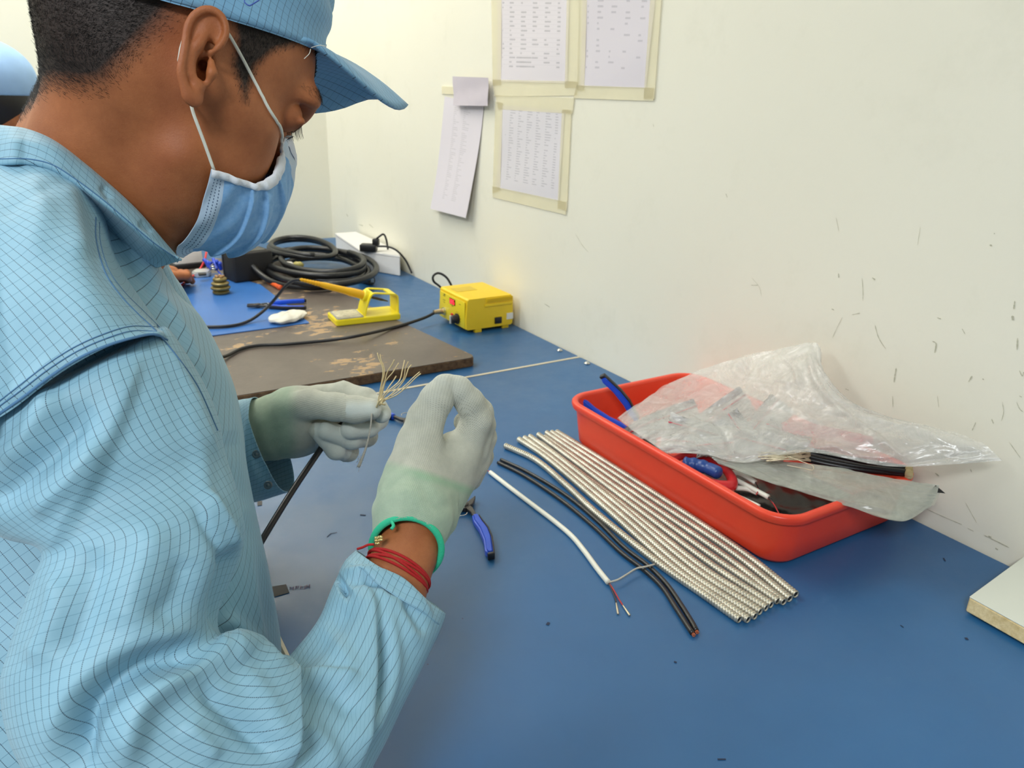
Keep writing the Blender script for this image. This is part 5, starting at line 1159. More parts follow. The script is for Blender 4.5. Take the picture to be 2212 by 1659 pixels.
def arcuv(V3, wrap, c_row=None, c_col=None):
    """per-vertex arclength coordinates on a grid of points"""
    n, m, _ = V3.shape; c_col = m // 2 if c_col is None else c_col
    dr = np.linalg.norm(np.diff(V3, axis=1), axis=2); u = np.concatenate([np.zeros((n, 1)), np.cumsum(dr, 1)], 1); u = u - u[:, c_col:c_col + 1]
    dc = np.linalg.norm(np.diff(V3, axis=0), axis=2); v = np.concatenate([np.zeros((1, m)), np.cumsum(dc, 0)], 0); return u, v
def cloth(name, V3, closed, folds, parent, rot=0.0, mix=1.0, noise_a=0.0008, mat_=None, thick=0.0008, label=None, flip=False, uvoff=(0, 0), meanv=0.0, uvs=1.0, planar=False):
    n, m, _ = V3.shape; u, v = arcuv(V3, closed)
    if meanv > 0: v = v * (1 - meanv) + v[:, m // 2][:, None] * meanv
    F = grid_faces(n, m) ; V = V3.reshape(-1, 3); N = vnormals(V, F)
    if closed:
        N3 = N.reshape(n, m, 3); s = N3[:, 0] + N3[:, -1]; s /= np.linalg.norm(s, axis=1)[:, None] + 1e-9; N3[:, 0] = s; N3[:, -1] = s; N = N3.reshape(-1, 3)
    tocam = EYE - V; tocam /= np.linalg.norm(tocam, axis=1)[:, None]; fac = (N * tocam).sum(1)
    if closed:
        ctr = V3.mean(1, keepdims=True); out = np.sign(((V3 - ctr).reshape(-1, 3) * N).sum(1).mean())
    else: out = np.sign(fac.mean())
    N = N * out; fac = fac * out
    x, y, d = project(V); h = folds_disp(x, y, folds) * np.clip(fac * 2.5 + 0.1, 0, 1)
    h += noise_a * (np.sin(u.ravel() * 37 + 3 * np.sin(v.ravel() * 21 + 1)) * np.sin(v.ravel() * 29 + 2.2 * np.sin(u.ravel() * 33)) + 0.5 * np.sin(v.ravel() * 61 + 4 * np.sin(u.ravel() * 23 + 2)))
    V = V + N * h[:, None]
    if closed:
        V = V.reshape(n, m, 3); V[:, -1] = V[:, 0]; V = V.reshape(-1, 3)
    c, s_ = math.cos(rot), math.sin(rot); U = u.ravel() + uvoff[0]; W = v.ravel() + uvoff[1]
    if planar: U, W = V3.reshape(-1, 3) @ _unit(np.array([0.855, -0.518, 0.025])), V3.reshape(-1, 3) @ _unit(np.array([-0.163, -0.315, -0.935]))
    UV = np.stack([c * U - s_ * W, s_ * U + c * W], 1) * uvs + 10.0
    o = mk(name, V, F if out > 0 else F[:, ::-1], mat_ or CLOTH, parent, uv=UV, label=label)
    if thick: md = o.modifiers.new('thick', 'SOLIDIFY'); md.thickness = thick; md.offset = -1
    return o
def patch_pts(rows, nr, nc):
    C = np.array([[at(*q) for q in r] for r in rows]); A = np.stack([catmull(r, nc) for r in C]); return np.stack([catmull(A[:, j], nr) for j in range(nc)], 1)
def tube_pts(secs, nr, nc, power=1.0):
    """secs: (ax, ay, ad, bx, by, bd, rd): section ends a, b and half depth rd"""
    S = catmull(np.array([np.r_[at(*s[:3]), at(*s[3:6]), s[6]] for s in secs]), nr)
    A, B, rd = S[:, :3], S[:, 3:6], S[:, 6]; c = (A + B) / 2; e1 = (B - A) / 2; view = EYE - c; view /= np.linalg.norm(view, axis=1)[:, None]
    u1 = e1 / np.linalg.norm(e1, axis=1)[:, None]; e2 = view - u1 * (view * u1).sum(1)[:, None]; e2 /= np.linalg.norm(e2, axis=1)[:, None]
    a = np.linspace(-math.pi / 2, 1.5 * math.pi, nc)
    ca, sa = np.cos(a), np.sin(a); ca = np.sign(ca) * np.abs(ca)**power; sa = np.sign(sa) * np.abs(sa)**power
    return c[:, None] + ca[None, :, None] * e1[:, None] + sa[None, :, None] * e2[:, None] * rd[:, None, None]
smock_t = person
# trunk
trunk = tube_pts([(-40, 340, .58, 318, 512, .56, .050), (-90, 430, .59, 346, 576, .572, .072), (-130, 510, .60, 362, 622, .585, .095), (-200, 600, .63, 398, 692, .60, .115), (-240, 720, .64, 444, 815, .61, .130), (-260, 850, .64, 465, 922, .615, .13),
                  (-260, 1000, .64, 480, 1032, .62, .13), (-260, 1150, .64, 508, 1152, .62, .13), (-260, 1300, .64, 538, 1285, .61, .13), (-240, 1450, .63, 556, 1400, .60, .13), (-200, 1750, .63, 544, 1700, .59, .13)], 190, 170)
cloth('smock_body', trunk, True, [([(150, 400), (260, 560), (380, 760), (470, 960)], 30, 30, .004), ([(480, 700), (505, 850), (500, 960), (540, 1050)], 30, 30, .003), ([(515, 930), (500, 1010), (545, 1120)], 14, 30, -.008),
      ([(530, 1100), (560, 1230), (590, 1380)], 25, 25, -.005), ([(480, 1330), (560, 1400)], 25, 25, .006)], smock_t, rot=math.radians(-40), meanv=0.8, label=None, uvs=0.70)
# right front panel, from the collar to below the bench edge
fp = patch_pts([[(180, 425, .500), (215, 465, .505), (258, 505, .512), (298, 536, .520), (332, 562, .532), (346, 572, .560)],
                [(205, 520, .480), (245, 555, .488), (290, 585, .500), (330, 608, .516), (372, 628, .545), (384, 634, .585)],
                [(240, 610, .470), (290, 640, .478), (340, 660, .492), (385, 675, .512), (427, 688, .548), (440, 692, .595)],
                [(300, 700, .462), (350, 735, .472), (400, 765, .490), (448, 790, .515), (488, 812, .555), (499, 818, .605)],
                [(360, 800, .460), (405, 840, .472), (445, 875, .490), (482, 900, .515), (515, 918, .560), (525, 928, .610)],
                [(430, 900, .462), (455, 935, .476), (480, 965, .494), (505, 985, .520), (527, 996, .565), (533, 1003, .615)],
                [(460, 1020, .465), (485, 1050, .480), (508, 1080, .500), (530, 1098, .525), (549, 1108, .570), (556, 1115, .620)],
                [(450, 1200, .470), (490, 1215, .485), (522, 1230, .505), (550, 1240, .530), (578, 1248, .575), (586, 1252, .620)],
                [(440, 1380, .475), (490, 1385, .490), (530, 1390, .510), (565, 1393, .535), (599, 1395, .580), (607, 1396, .620)],
                [(430, 1560, .480), (485, 1560, .495), (525, 1560, .515), (560, 1560, .540), (594, 1560, .580), (602, 1560, .620)]], 190, 70)
cloth('front_panel', fp, False, [([(480, 700), (505, 850), (500, 960), (540, 1050)], 30, 30, .003), ([(500, 930), (505, 1010), (540, 1100)], 12, 24, -.006), ([(530, 1100), (560, 1230), (590, 1380)], 20, 20, -.004), ([(480, 1330), (560, 1400)], 20, 20, .005),
      ([(300, 560), (380, 690), (450, 830)], 18, 18, .003), ([(230, 500), (320, 620), (420, 780)], 14, 14, -.002), ([(545, 1150), (560, 1300), (570, 1420)], 10, 10, .003)], smock_t, rot=math.radians(-42), meanv=0.5, uvs=0.74, noise_a=0.0003)
# shoulder yoke
yoke = patch_pts([[(-230, 320, .60), (-120, 322, .472), (-20, 340, .462), (70, 344, .460), (130, 362, .464), (185, 402, .474), (222, 440, .500), (238, 470, .535)],
                  [(-260, 440, .58), (-120, 440, .430), (-10, 440, .425), (80, 440, .425), (150, 468, .430), (208, 512, .450), (244, 545, .490), (265, 570, .53)],
                  [(-280, 560, .57), (-120, 560, .405), (0, 560, .400), (100, 550, .400), (190, 578, .405), (258, 622, .430), (300, 645, .475), (325, 660, .52)],
                  [(-300, 700, .56), (-120, 700, .390), (0, 690, .385), (110, 660, .385), (210, 662, .390), (298, 690, .415), (340, 703, .460), (350, 712, .51)],
                  [(-310, 925, .55), (-120, 925, .376), (0, 884, .3755), (110, 804, .3765), (210, 749, .3830), (300, 723, .398), (348, 720, .424), (362, 730, .49)],
                  [(-310, 935, .555), (-120, 938, .382), (0, 893, .380), (110, 812, .381), (210, 756, .387), (300, 729, .402), (348, 725, .428), (364, 735, .495)],
                  [(-310, 938, .56), (-120, 940, .400), (0, 894, .397), (110, 813, .397), (210, 757, .403), (300, 731, .418), (348, 728, .444), (364, 738, .51)]], 130, 130)
cloth('shoulder_yoke', yoke, False, [([(205, 430), (212, 520), (250, 620), (330, 705), (390, 790)], 22, 10, .0035), ([(140, 390), (165, 470), (180, 560)], 24, 24, .003), ([(60, 380), (90, 450), (60, 560)], 30, 30, .002),
      ([(130, 770), (60, 830), (0, 870)], 20, 20, .002), ([(0, 470), (60, 430), (120, 400)], 18, 18, -.0015)], smock_t, rot=math.radians(38), noise_a=0.0006, uvs=0.88)
# right sleeve, shoulder seam to cuff, fanned about the inner elbow
SEC = [(-66, 905, .435, 335, 712, .452, .034), (-70, 935, .425, 360, 716, .430, .047), (-75, 1010, .425, 415, 800, .435, .053), (-60, 1090, .42, 470, 915, .440, .054), (20, 1155, .415, 487, 985, .445, .052), (90, 1190, .410, 515, 1080, .445, .054), (72, 1250, .405, 530, 1150, .445, .056),
       (55, 1315, .400, 512, 1225, .440, .058), (28, 1400, .395, 475, 1320, .436, .060), (10, 1490, .392, 476, 1368, .434, .060), (40, 1620, .390, 488, 1377, .435, .060), (150, 1760, .390, 505, 1377, .436, .058), (330, 1870, .400, 535, 1376, .440, .056),
       (560, 1890, .425, 572, 1384, .452, .052), (720, 1790, .450, 604, 1420, .470, .050), (812, 1640, .480, 640, 1400, .492, .046), (872, 1520, .510, 690, 1338, .515, .042), (934, 1400, .540, 720, 1262, .540, .038), (957, 1345, .555, 745, 1212, .556, .034), (962, 1326, .562, 768, 1190, .566, .031)]
slv = tube_pts(SEC, 300, 240, 0.92)
SF = [([(298, 765), (272, 840), (250, 910), (215, 990), (160, 1100), (100, 1190)], 20, 75, .0062), ([(205, 880), (130, 965), (20, 1050), (-60, 1100)], 34, 34, -.008), ([(225, 950), (160, 1030), (70, 1110)], 26, 26, .005),
      ([(120, 840), (70, 930), (0, 1010)], 30, 30, .005), ([(400, 830), (430, 950), (445, 1080), (480, 1160)], 24, 24, .003), ([(440, 1060), (490, 1130), (520, 1190)], 10, 14, .004), ([(420, 1090), (470, 1180), (500, 1240)], 10, 14, -.003), ([(355, 740), (420, 850), (470, 990)], 8, 14, .0022),
      ([(522, 1180), (485, 1290), (478, 1370)], 26, 26, -.010), ([(470, 1408), (400, 1425), (300, 1446), (225, 1500), (182, 1560), (168, 1680)], 30, 40, -.0150), ([(440, 1350), (330, 1375), (240, 1430), (160, 1510), (110, 1640)], 40, 40, .007),
      ([(590, 1405), (480, 1410), (380, 1460), (300, 1530), (262, 1680)], 34, 44, .0115), ([(570, 1392), (604, 1440), (618, 1540), (624, 1670)], 5, 55, .0120), ([(430, 1480), (510, 1560), (600, 1640)], 22, 22, -.006), ([(400, 1560), (470, 1640)], 24, 24, .004),
      ([(520, 1440), (560, 1530), (590, 1620)], 20, 20, .004), ([(350, 1130), (300, 1250), (270, 1370)], 40, 40, .0045), ([(200, 1180), (190, 1300), (140, 1430)], 34, 34, -.0045), ([(130, 1230), (110, 1340), (60, 1440)], 26, 26, .004), ([(400, 1200), (380, 1290), (330, 1350)], 30, 30, -.004),
      ([(768, 1240), (796, 1296), (801, 1366), (796, 1480), (778, 1570), (764, 1670)], 12, 46, .0085), ([(806, 1250), (862, 1320), (900, 1400)], 18, 18, .004), ([(830, 1290), (852, 1420), (832, 1520), (780, 1620)], 16, 24, .005), ([(820, 1330), (826, 1430), (806, 1540)], 12, 12, -.005),
      ([(612, 1446), (690, 1392), (772, 1300)], 26, 26, -.006), ([(620, 1466), (700, 1456), (770, 1472)], 10, 34, .006), ([(640, 1500), (720, 1500), (760, 1560)], 20, 20, -.004), ([(650, 1560), (700, 1610), (720, 1680)], 22, 22, .004),
      ([(732, 1272), (748, 1262)], 24, 24, -.010), ([(742, 1236), (800, 1236), (868, 1262), (930, 1330)], 9, 12, .0045), ([(750, 1262), (810, 1262), (860, 1290)], 12, 12, -.004), ([(870, 1300), (915, 1370)], 12, 12, -.003), ([(700, 1340), (740, 1420), (760, 1470)], 18, 18, .003)]
sl = cloth('sleeve', slv, True, SF, smock_t, rot=0.0, noise_a=0.0009, label='right sleeve bunched at the elbow')
from mathutils.bvhtree import BVHTree
def bvh(o):
    me = o.data; b_ = _base(o); return BVHTree.FromPolygons([tuple(np.array(v.co) + b_) for v in me.vertices], [tuple(p.vertices) for p in me.polygons])
def seam_on(pts, r, par, trees, lift=0.0003):
    Q = even(catmull(np.array(pts, float), 10 * len(pts)), 10 * len(pts)); out = []
    for x, y in Q:
        d = ray(x, y); d = d / np.linalg.norm(d); hits = [h_[3] for h_ in (tr_.ray_cast(Vector(EYE), Vector(d)) for tr_ in trees) if h_[0] is not None]
        if hits: out.append(EYE + d * (min(hits) - lift))
    if len(out) > 5:
        O = np.array(out); O[1:-1] = (O[:-2] + O[1:-1] + O[2:]) / 3; v, f = tube_geo(O, r, 6); mk('seam', v, f, SEAMM, par)
def seam(pts, r, par, lift=0.0012, m=None):
    """stitched seam following picked points on a garment surface at given depth"""
    tube('seam', [at(*p) for p in pts], r, m or SEAMM, par, k=6)
SEAMM = mat('seam_thread', srgb(88, 136, 180), 0.7, bump=0.8, bscale=2500)
YO_ = bpy.data.objects['shoulder_yoke']; TR_ = [bvh(YO_), bvh(sl), bvh(bpy.data.objects['smock_body']), bvh(bpy.data.objects['front_panel'])]
seam_on([(-20, 905), (0, 893), (50, 858), (110, 812), (170, 774), (230, 747), (290, 729), (335, 722), (362, 735)], 0.0007, sl, TR_)
for dx_, dy_ in ((-6, -14), (-10, -24)): seam_on([(-20, 905 + dy_), (50 + dx_, 858 + dy_), (110 + dx_, 812 + dy_), (170 + dx_, 774 + dy_), (230 + dx_, 747 + dy_), (290 + dx_, 729 + dy_), (345 + dx_, 730 + dy_)], 0.00030, YO_, TR_)
# cuff hem: doubled cloth at the right wrist
cf = tube_pts([(952, 1352, .551, 748, 1214, .552, .0345), (960, 1334, .558, 762, 1196, .562, .0328), (963, 1325, .562, 769, 1188, .567, .0318)], 8, 160, 0.92)
cloth('sleeve_hem', cf, True, [([(742, 1236), (800, 1236), (868, 1262), (930, 1330)], 9, 12, .0045)], sl, noise_a=0.0004, uvoff=(0, 0.002))
# left sleeve and its open snap cuff
lsl = tube_pts([(330, 820, .80, 330, 1120, .80, .06), (430, 862, .81, 450, 1105, .81, .052), (500, 866, .81, 520, 1090, .80, .046), (530, 862, .81, 560, 1080, .79, .042), (558, 858, .80, 618, 1064, .78, .036)], 70, 120, 0.95)
_k = np.clip((np.linspace(0, 1, 70) - 0.55) / 0.45, 0, 1)[:, None, None]; _a = np.sin(np.linspace(-math.pi / 2, 1.5 * math.pi, 120))[None, :, None]
lsl = lsl - _k * _a * RW[:, 0][None, None] * 0.016
ls = cloth('sleeve', lsl, True, [([(540, 870), (535, 960), (560, 1060)], 8, 8, .002), ([(560, 1000), (590, 1060)], 10, 10, -.002), ([(500, 900), (520, 1040)], 14, 14, -.003)], smock_t, noise_a=0.0010, label='left sleeve with loose snap cuff')
for q in ((554, 981, .757), (579, 1048, .752)):
    m4 = frame_m(at(*q), RW @ np.array([1, 0, 0]), EYE - at(*q))
    v, f_ = lathe_geo([(0.0001, -0.001), (0.0042, -0.001), (0.0042, 0.0006), (0.0034, 0.0013), (0.0024, 0.0004), (0.0014, 0.0012), (0.0001, 0.0014)], 18, m4); mk('snap_button', v, f_, mat('snap_metal', srgb(120, 128, 132), 0.35, 0.8), ls)
# collar
CR = [[(-60, 268, .62), (-90, 272, .540), (0, 285, .500), (60, 296, .500), (120, 325, .502), (180, 370, .506), (240, 420, .512), (300, 478, .520), (345, 525, .528), (385, 566, .535)],
      [(-70, 252, .63), (-105, 256, .525), (0, 268, .476), (60, 277, .475), (120, 304, .477), (180, 349, .481), (240, 399, .487), (300, 457, .496), (345, 507, .506), (389, 559, .522)],
      [(-85, 290, .64), (-120, 298, .515), (0, 306, .460), (60, 310, .459), (118, 330, .461), (173, 370, .466), (233, 418, .473), (293, 472, .484), (340, 518, .496), (390, 560, .515)],
      [(-90, 340, .64), (-130, 350, .510), (0, 350, .455), (60, 350, .454), (115, 363, .456), (165, 395, .461), (225, 440, .469), (285, 490, .481), (335, 532, .494), (391, 563, .513)],
      [(-88, 348, .63), (-126, 360, .515), (0, 358, .461), (60, 356, .460), (112, 370, .464), (166, 412, .474), (222, 460, .486), (277, 508, .498), (322, 545, .508), (366, 571, .520)],
      [(-86, 356, .62), (-122, 370, .520), (0, 365, .469), (60, 362, .468), (108, 380, .474), (163, 430, .490), (212, 482, .505), (262, 528, .514), (302, 556, .520), (338, 579, .526)]]
col = cloth('collar', patch_pts(CR, 60, 150), False, [([(0, 345), (60, 345), (115, 358), (170, 394), (300, 498)], 4, 8, .0012), ([(0, 300), (120, 325), (230, 400)], 14, 14, .0015), ([(220, 400), (240, 430)], 8, 8, -.002), ([(300, 480), (330, 500)], 8, 8, -.002)], smock_t, rot=math.radians(90), noise_a=0.0004, label='turned-down collar')
TC_ = [bvh(col)]
seam_on([(-20, 343), (0, 343), (60, 343), (112, 355), (162, 386), (222, 431), (282, 482), (332, 524), (380, 557)], 0.00035, col, TC_)
seam_on([(207, 470), (208, 520), (228, 590), (262, 640), (300, 680), (338, 716), (390, 780), (430, 840), (470, 930)], 0.00045, YO_, TR_)
seam_on([(215, 480), (217, 525), (236, 585), (270, 632), (308, 670), (350, 712)], 0.00030, YO_, TR_)
# ------------------------------------------------------------------ lower body on a stool, hidden by the bench
tr = mat('dark_trousers', srgb(44, 48, 58), 0.85, var=0.15)
g = Geo()
for s in (-1, 1):
    g.add(*tube_geo(catmull([(-0.02, 0.60 + s * 0.10, 0.52), (0.22, 0.60 + s * 0.14, 0.56), (0.40, 0.60 + s * 0.15, 0.52), (0.42, 0.60 + s * 0.15, 0.30), (0.36, 0.60 + s * 0.15, 0.09)], 24), np.interp(np.linspace(0, 1, 24), [0, .4, .6, 1], [.10, .085, .075, .055]), 18))
g.build('trousers', tr, person)
for s in (-1, 1): box('shoe', (0.41, 0.60 + s * 0.15, 0.045), (0.26, 0.095, 0.09), mat('black_shoe', srgb(20, 20, 22), 0.5), person, bev=0.035, seg=3)
# ================================================================== cable being stripped, held by the worker
hc = thing('held_cable', 'black cable in the gloves, its bare pale strands splayed upward', 'cable', tuple(at(568, 1164, .70)))
tube('sheath', [at(520, 1250, .68), at(568, 1164, .705), at(632, 1060, .745), at(694, 968, .784), at(720, 930, .800), at(770, 900, .790), at(806, 892, .772)], 0.0031, BLK, hc, k=12, n=60)
SB = [[(817, 868), (821, 843), (827, 811), (826, 792), (819, 776), (815, 762)], [(821, 860), (825, 833), (830, 808), (829, 792), (823, 778), (821, 765)], [(822, 860), (830, 830), (836, 805), (846, 789), (852, 777)], [(825, 854), (833, 824), (848, 805), (856, 792), (861, 784)],
      [(830, 851), (846, 838), (863, 822), (869, 800), (874, 778)], [(833, 853), (852, 838), (871, 819), (876, 795), (882, 781)], [(836, 860), (857, 841), (874, 819), (882, 797), (889, 788)], [(830, 862), (852, 851), (876, 832), (892, 816), (907, 803)], [(830, 865), (857, 853), (882, 832), (898, 816), (909, 807)],
      [(822, 862), (826, 840), (832, 820)], [(826, 858), (840, 836), (850, 822), (856, 812)]]
for i, s_ in enumerate(SB): tube('bare_strand', [at(820, 876, .752)] + [at(x, y, .752 + .006 * math.sin(i * 2.1) * k_ / 5) for k_, (x, y) in enumerate(s_)], 0.00052 if i % 2 else 0.0006, mat('pale_strand', srgb(204, 186, 140), 0.4, 0.35, var=0.1, vscale=400), hc, k=6)
tube('wrapped_knot', [at(813, 880, .748), at(820, 866, .745), at(827, 862, .746), at(824, 872, .744), at(832, 874, .747)], 0.0009, MATS['pale_strand'], hc, k=6)
tube('drain_strand', [at(803, 893, .745), at(800, 925, .745), at(792, 962, .745), at(783, 988, .745), at(774, 1009, .745)], [.0008, .0008, .0009, .0012, .0016], STRG, hc, k=6)
g = Geo()
for i in range(26):
    a_ = at(780 - random.uniform(0, 6), 992 + random.uniform(-12, 14), .745); g.add(*tube_geo([a_, a_ + RNG.normal(0, .0028, 3) + [0, 0, -.002]], 0.00012, 3))
g.build('frayed_fibre', STRG, hc)['kind'] = 'stuff'
# ================================================================== second worker, further down the bench
p2 = thing('person', 'worker in pale blue cap seated beyond the first, hand on the bench', 'person', (-0.42, 2.0, 0.45))
hc2 = at(-30, 222, 1.78)
f = Field(hc2 + np.array([-.75, -.45, -.75]), hc2 + np.array([.9, .45, .2]), 0.006)
f.ell(hc2 + [0, 0, .03], (.098, .078, .095), .02); f.ell(hc2 + [.035, 0, -.04], (.065, .058, .085), .03); f.cap(hc2 + [-.02, 0, -.08], hc2 + [-.06, 0, -.20], .055, .06, .03)
f.ell(hc2 + [0, -.078, -.005], (.018, .012, .032), .006); f.cap(hc2 + [.095, 0, .01], hc2 + [.115, 0, -.03], .010, .014, .01)
f.cap(hc2 + [-.08, -.15, -.27], hc2 + [-.08, .15, -.27], .075, .075, .05); f.cap(hc2 + [-.09, 0, -.30], hc2 + [-.12, 0, -.70], .13, .14, .05)
hh = on(345, 596, BT + .05); f.cap(hc2 + [-.08, -.19, -.28], hc2 + [.02, -.22, -.34], .05, .04, .02); f.cap(hc2 + [.02, -.22, -.34], hh, .036, .024, .02)
V, Q = f.mesh(1); bdy = mk('body', V, Q, SKIN, p2)
f = Field(hh + np.array([-.08, -.12, -.08]), hh + np.array([.16, .10, .06]), 0.0025)
dx = _unit(on(392, 592, BT + .03) - hh); dyv = np.cross([0, 0, 1.0], dx)
f.cap(hh, hh + dx * .055, .026, .022, .01)
for k_, (l_, o_) in enumerate([(.075, -.024), (.085, -.008), (.080, .009), (.062, .024)]):
    a_ = hh + dx * .05 + dyv * o_; b_ = a_ + dx * l_ * .5 + [0, 0, .004]; c_ = b_ + dx * l_ * .35 + [0, 0, -.022]; f.chain([a_, b_, c_], [.0105, .009, .0075], .003)
a_ = hh + dx * .01 - dyv * .022; f.chain([a_, a_ + dx * .035 - dyv * .02, a_ + dx * .065 - dyv * .012 - np.array([0, 0, .01])], [.012, .010, .008], .005)
V, Q = f.mesh(1); mk('hand', V, Q, SKIN, p2)
f = Field(hc2 + np.array([-.75, -.45, -.78]), hc2 + np.array([.9, .45, -.06]), 0.007)
f.cap(hc2 + [-.08, -.15, -.27], hc2 + [-.08, .15, -.27], .088, .088, .05); f.cap(hc2 + [-.09, 0, -.30], hc2 + [-.12, 0, -.70], .145, .16, .05)
f.cap(hc2 + [-.08, -.19, -.28], hc2 + [.02, -.22, -.34], .062, .050, .02); f.cap(hc2 + [.02, -.22, -.34], hh * .75 + (hc2 + [.02, -.22, -.34]) * .25, .046, .036, .02); f.cap(hc2 + [-.03, 0, -.13], hc2 + [-.06, 0, -.20], .062, .085, .02)
V, Q = f.mesh(1); Vn = (V - V.min(0)); mk('smock', V, Q, CLOTH, p2, uv=np.stack([V[:, 0] + V[:, 1], V[:, 2]], 1))
f = Field(hc2 + np.array([-.14, -.13, -.13]), hc2 + np.array([.14, .13, .16]), 0.004)
f.ell(hc2 + [-.006, 0, .024], (.109, .090, .103), .01); f.ell(hc2 + [.165, 0, -.07], (.08, .1, .09), .01, sub=True); f.ell(hc2 + [-.0, 0, -.185], (.12, .1, .085), .01, sub=True)
V, Q = f.mesh(1); mk('hair', V, Q, HAIRM, p2)
CAP2 = mat('pale_cap_cloth', srgb(150, 186, 228), 0.75, var=0.04)
f = Field(hc2 + np.array([-.15, -.13, -.02]), hc2 + np.array([.24, .13, .17]), 0.004)
f.ell(hc2 + [-.004, 0, .052], (.117, .100, .092), .01); f.ell(hc2 + [0, 0, -.05], (.2, .2, .075), .004, sub=True)
V, Q = f.mesh(1); mk('cap_crown', V, Q, CAP2, p2)
V = []
for i in range(8):
    for j in range(17):
        a_ = -0.35 + 2.0 * j / 16; r0_ = np.array([.106 * math.cos(a_), .089 * math.sin(a_), .030]); V.append(hc2 + r0_ + np.array([.07 * (i / 7) * math.cos(.65), .07 * (i / 7) * math.sin(.65), -.022 * (i / 7) - .02 * (i / 7) * abs(a_)**2 * .5]))
o = mk('visor', V, grid_faces(8, 17), CAP2, p2); o.modifiers.new('thick', 'SOLIDIFY').thickness = .003
# stools under both workers
for lab, c_, dz_ in (('round steel stool under the first worker', (-0.16, 0.60), -.07), ('round steel stool under the worker further down', (hc2[0] - .12, hc2[1]), hc2[2] - .88 - .477)):
    t = thing('stool', lab, 'stool', (c_[0], c_[1], 0))
    v, f_ = lathe_geo([(0.0001, .44), (.16, .44), (.165, .445), (.165, .465), (.155, .475), (.0001, .477)], 32, Matrix.Translation((c_[0], c_[1], dz_))); mk('seat', v, f_, mat('stool_vinyl', srgb(40, 40, 44), 0.5), t)
    for k_ in range(4): a_ = TAU * (k_ + .5) / 4; tube('leg', [(c_[0] + .11 * math.cos(a_), c_[1] + .11 * math.sin(a_), .43 + dz_), (c_[0] + .19 * math.cos(a_), c_[1] + .19 * math.sin(a_), .002)], .012, STEEL, t, k=10)
# ================================================================== contents of the red tray
def tool_in_tray(label, grip_px, jaw_px, hg, hj, roll, open_=2.0, scale=1.0):
    a, b = on(*grip_px, hg), on(*jaw_px, hj); x = _unit(b - a); piv = a + x * 0.113 * scale
    side = np.cross([0, 0, 1.0], x); z = _unit(np.cross(x, side)); z = z * math.cos(roll) + _unit(side) * math.sin(roll); z = z - x * (z @ x)
    return nipper(label, frame_m(piv, x, z), open_, scale=scale)
tool_in_tray('blue-handled side cutters leaning over the far corner of the red tray', (1272, 838), (1350, 908), .082, .036, math.radians(84), 9.0)
# black bag at the bottom of the tray
def film(name, rows, nr, nc, m, parent, folds=(), jit=0.0, wav=0.0, double=0.0, label=None):
    V3 = patch_like(rows, nr, nc); n, k, _ = V3.shape; V = V3.reshape(-1, 3); F = grid_faces(n, k); N = vnormals(V, F); tc = EYE - V; sg = np.sign((N * tc).sum(1).mean()); N *= sg
    x, y, d = project(V); h = folds_disp(x, y, folds) if folds else 0.0
    u = np.linspace(0, 1, k)[None].repeat(n, 0).ravel(); v_ = np.linspace(0, 1, n)[:, None].repeat(k, 1).ravel()
    h = h + wav * (np.abs(np.sin(u * 17 + 5 * np.sin(v_ * 6))) + np.abs(np.sin(v_ * 13 + 4 * np.sin(u * 9 + 1))) + 0.6 * np.abs(np.sin(u * 41 + v_ * 23 + 3 * np.sin(v_ * 19))))
    V = V + N * np.asarray(h)[..., None] if np.ndim(h) else V
    faces = F if sg > 0 else F[:, ::-1]
    if double:
        edge = np.minimum(np.minimum(u, 1 - u), np.minimum(v_, 1 - v_)); dep = -double * np.clip(edge * 6, 0, 1); V2 = V3.reshape(-1, 3) + N * (dep + wav * np.abs(np.sin(u * 23 + 3 * np.sin(v_ * 8))))[:, None]
        faces = np.vstack([faces, (F[:, ::-1] if sg > 0 else F) + len(V)]); V = np.vstack([V, V2])
    return mk(name, V, faces, m, parent, label=label)
def patch_like(rows, nr, nc):
    C = [np.array(r) for r in rows]; A = np.stack([catmull(r, nc) for r in C]); return np.stack([catmull(A[:, j], nr) for j in range(nc)], 1)
def R_(*pts, mode='at'): return [at(*p) if mode == 'at' else on(*p) for p in pts]
BAGB = mat('black_polythene', srgb(10, 10, 11), 0.22, var=0)
t = thing('black_bag', 'crumpled glossy black polythene bag in the near end of the red tray', 'bag', (0.70, 0.52, TOP_Z + 0.004))
gx_ = np.linspace(0.633, 0.839, 40); gy_ = np.linspace(0.461, 0.66, 36); GX, GY = np.meshgrid(gx_, gy_)
ed = np.minimum(np.minimum(GX - .626, .846 - GX), np.minimum(GY - .454, .67 - GY)); GZ = TOP_Z + 0.006 + np.clip(ed * 3, 0, 1) * (0.026 + 0.008 * np.abs(np.sin(GX * 60 + 3 * np.sin(GY * 50))) + 0.007 * np.abs(np.sin(GY * 75 + 2 * np.sin(GX * 70))))
V = np.stack([GX, GY, GZ], -1).reshape(-1, 3); V2 = V.copy(); V2[:, 2] = TOP_Z + 0.0055; F = grid_faces(36, 40)
mk('polythene', np.vstack([V, V2]), np.vstack([F, F[:, ::-1] + len(V)]), BAGB, t)
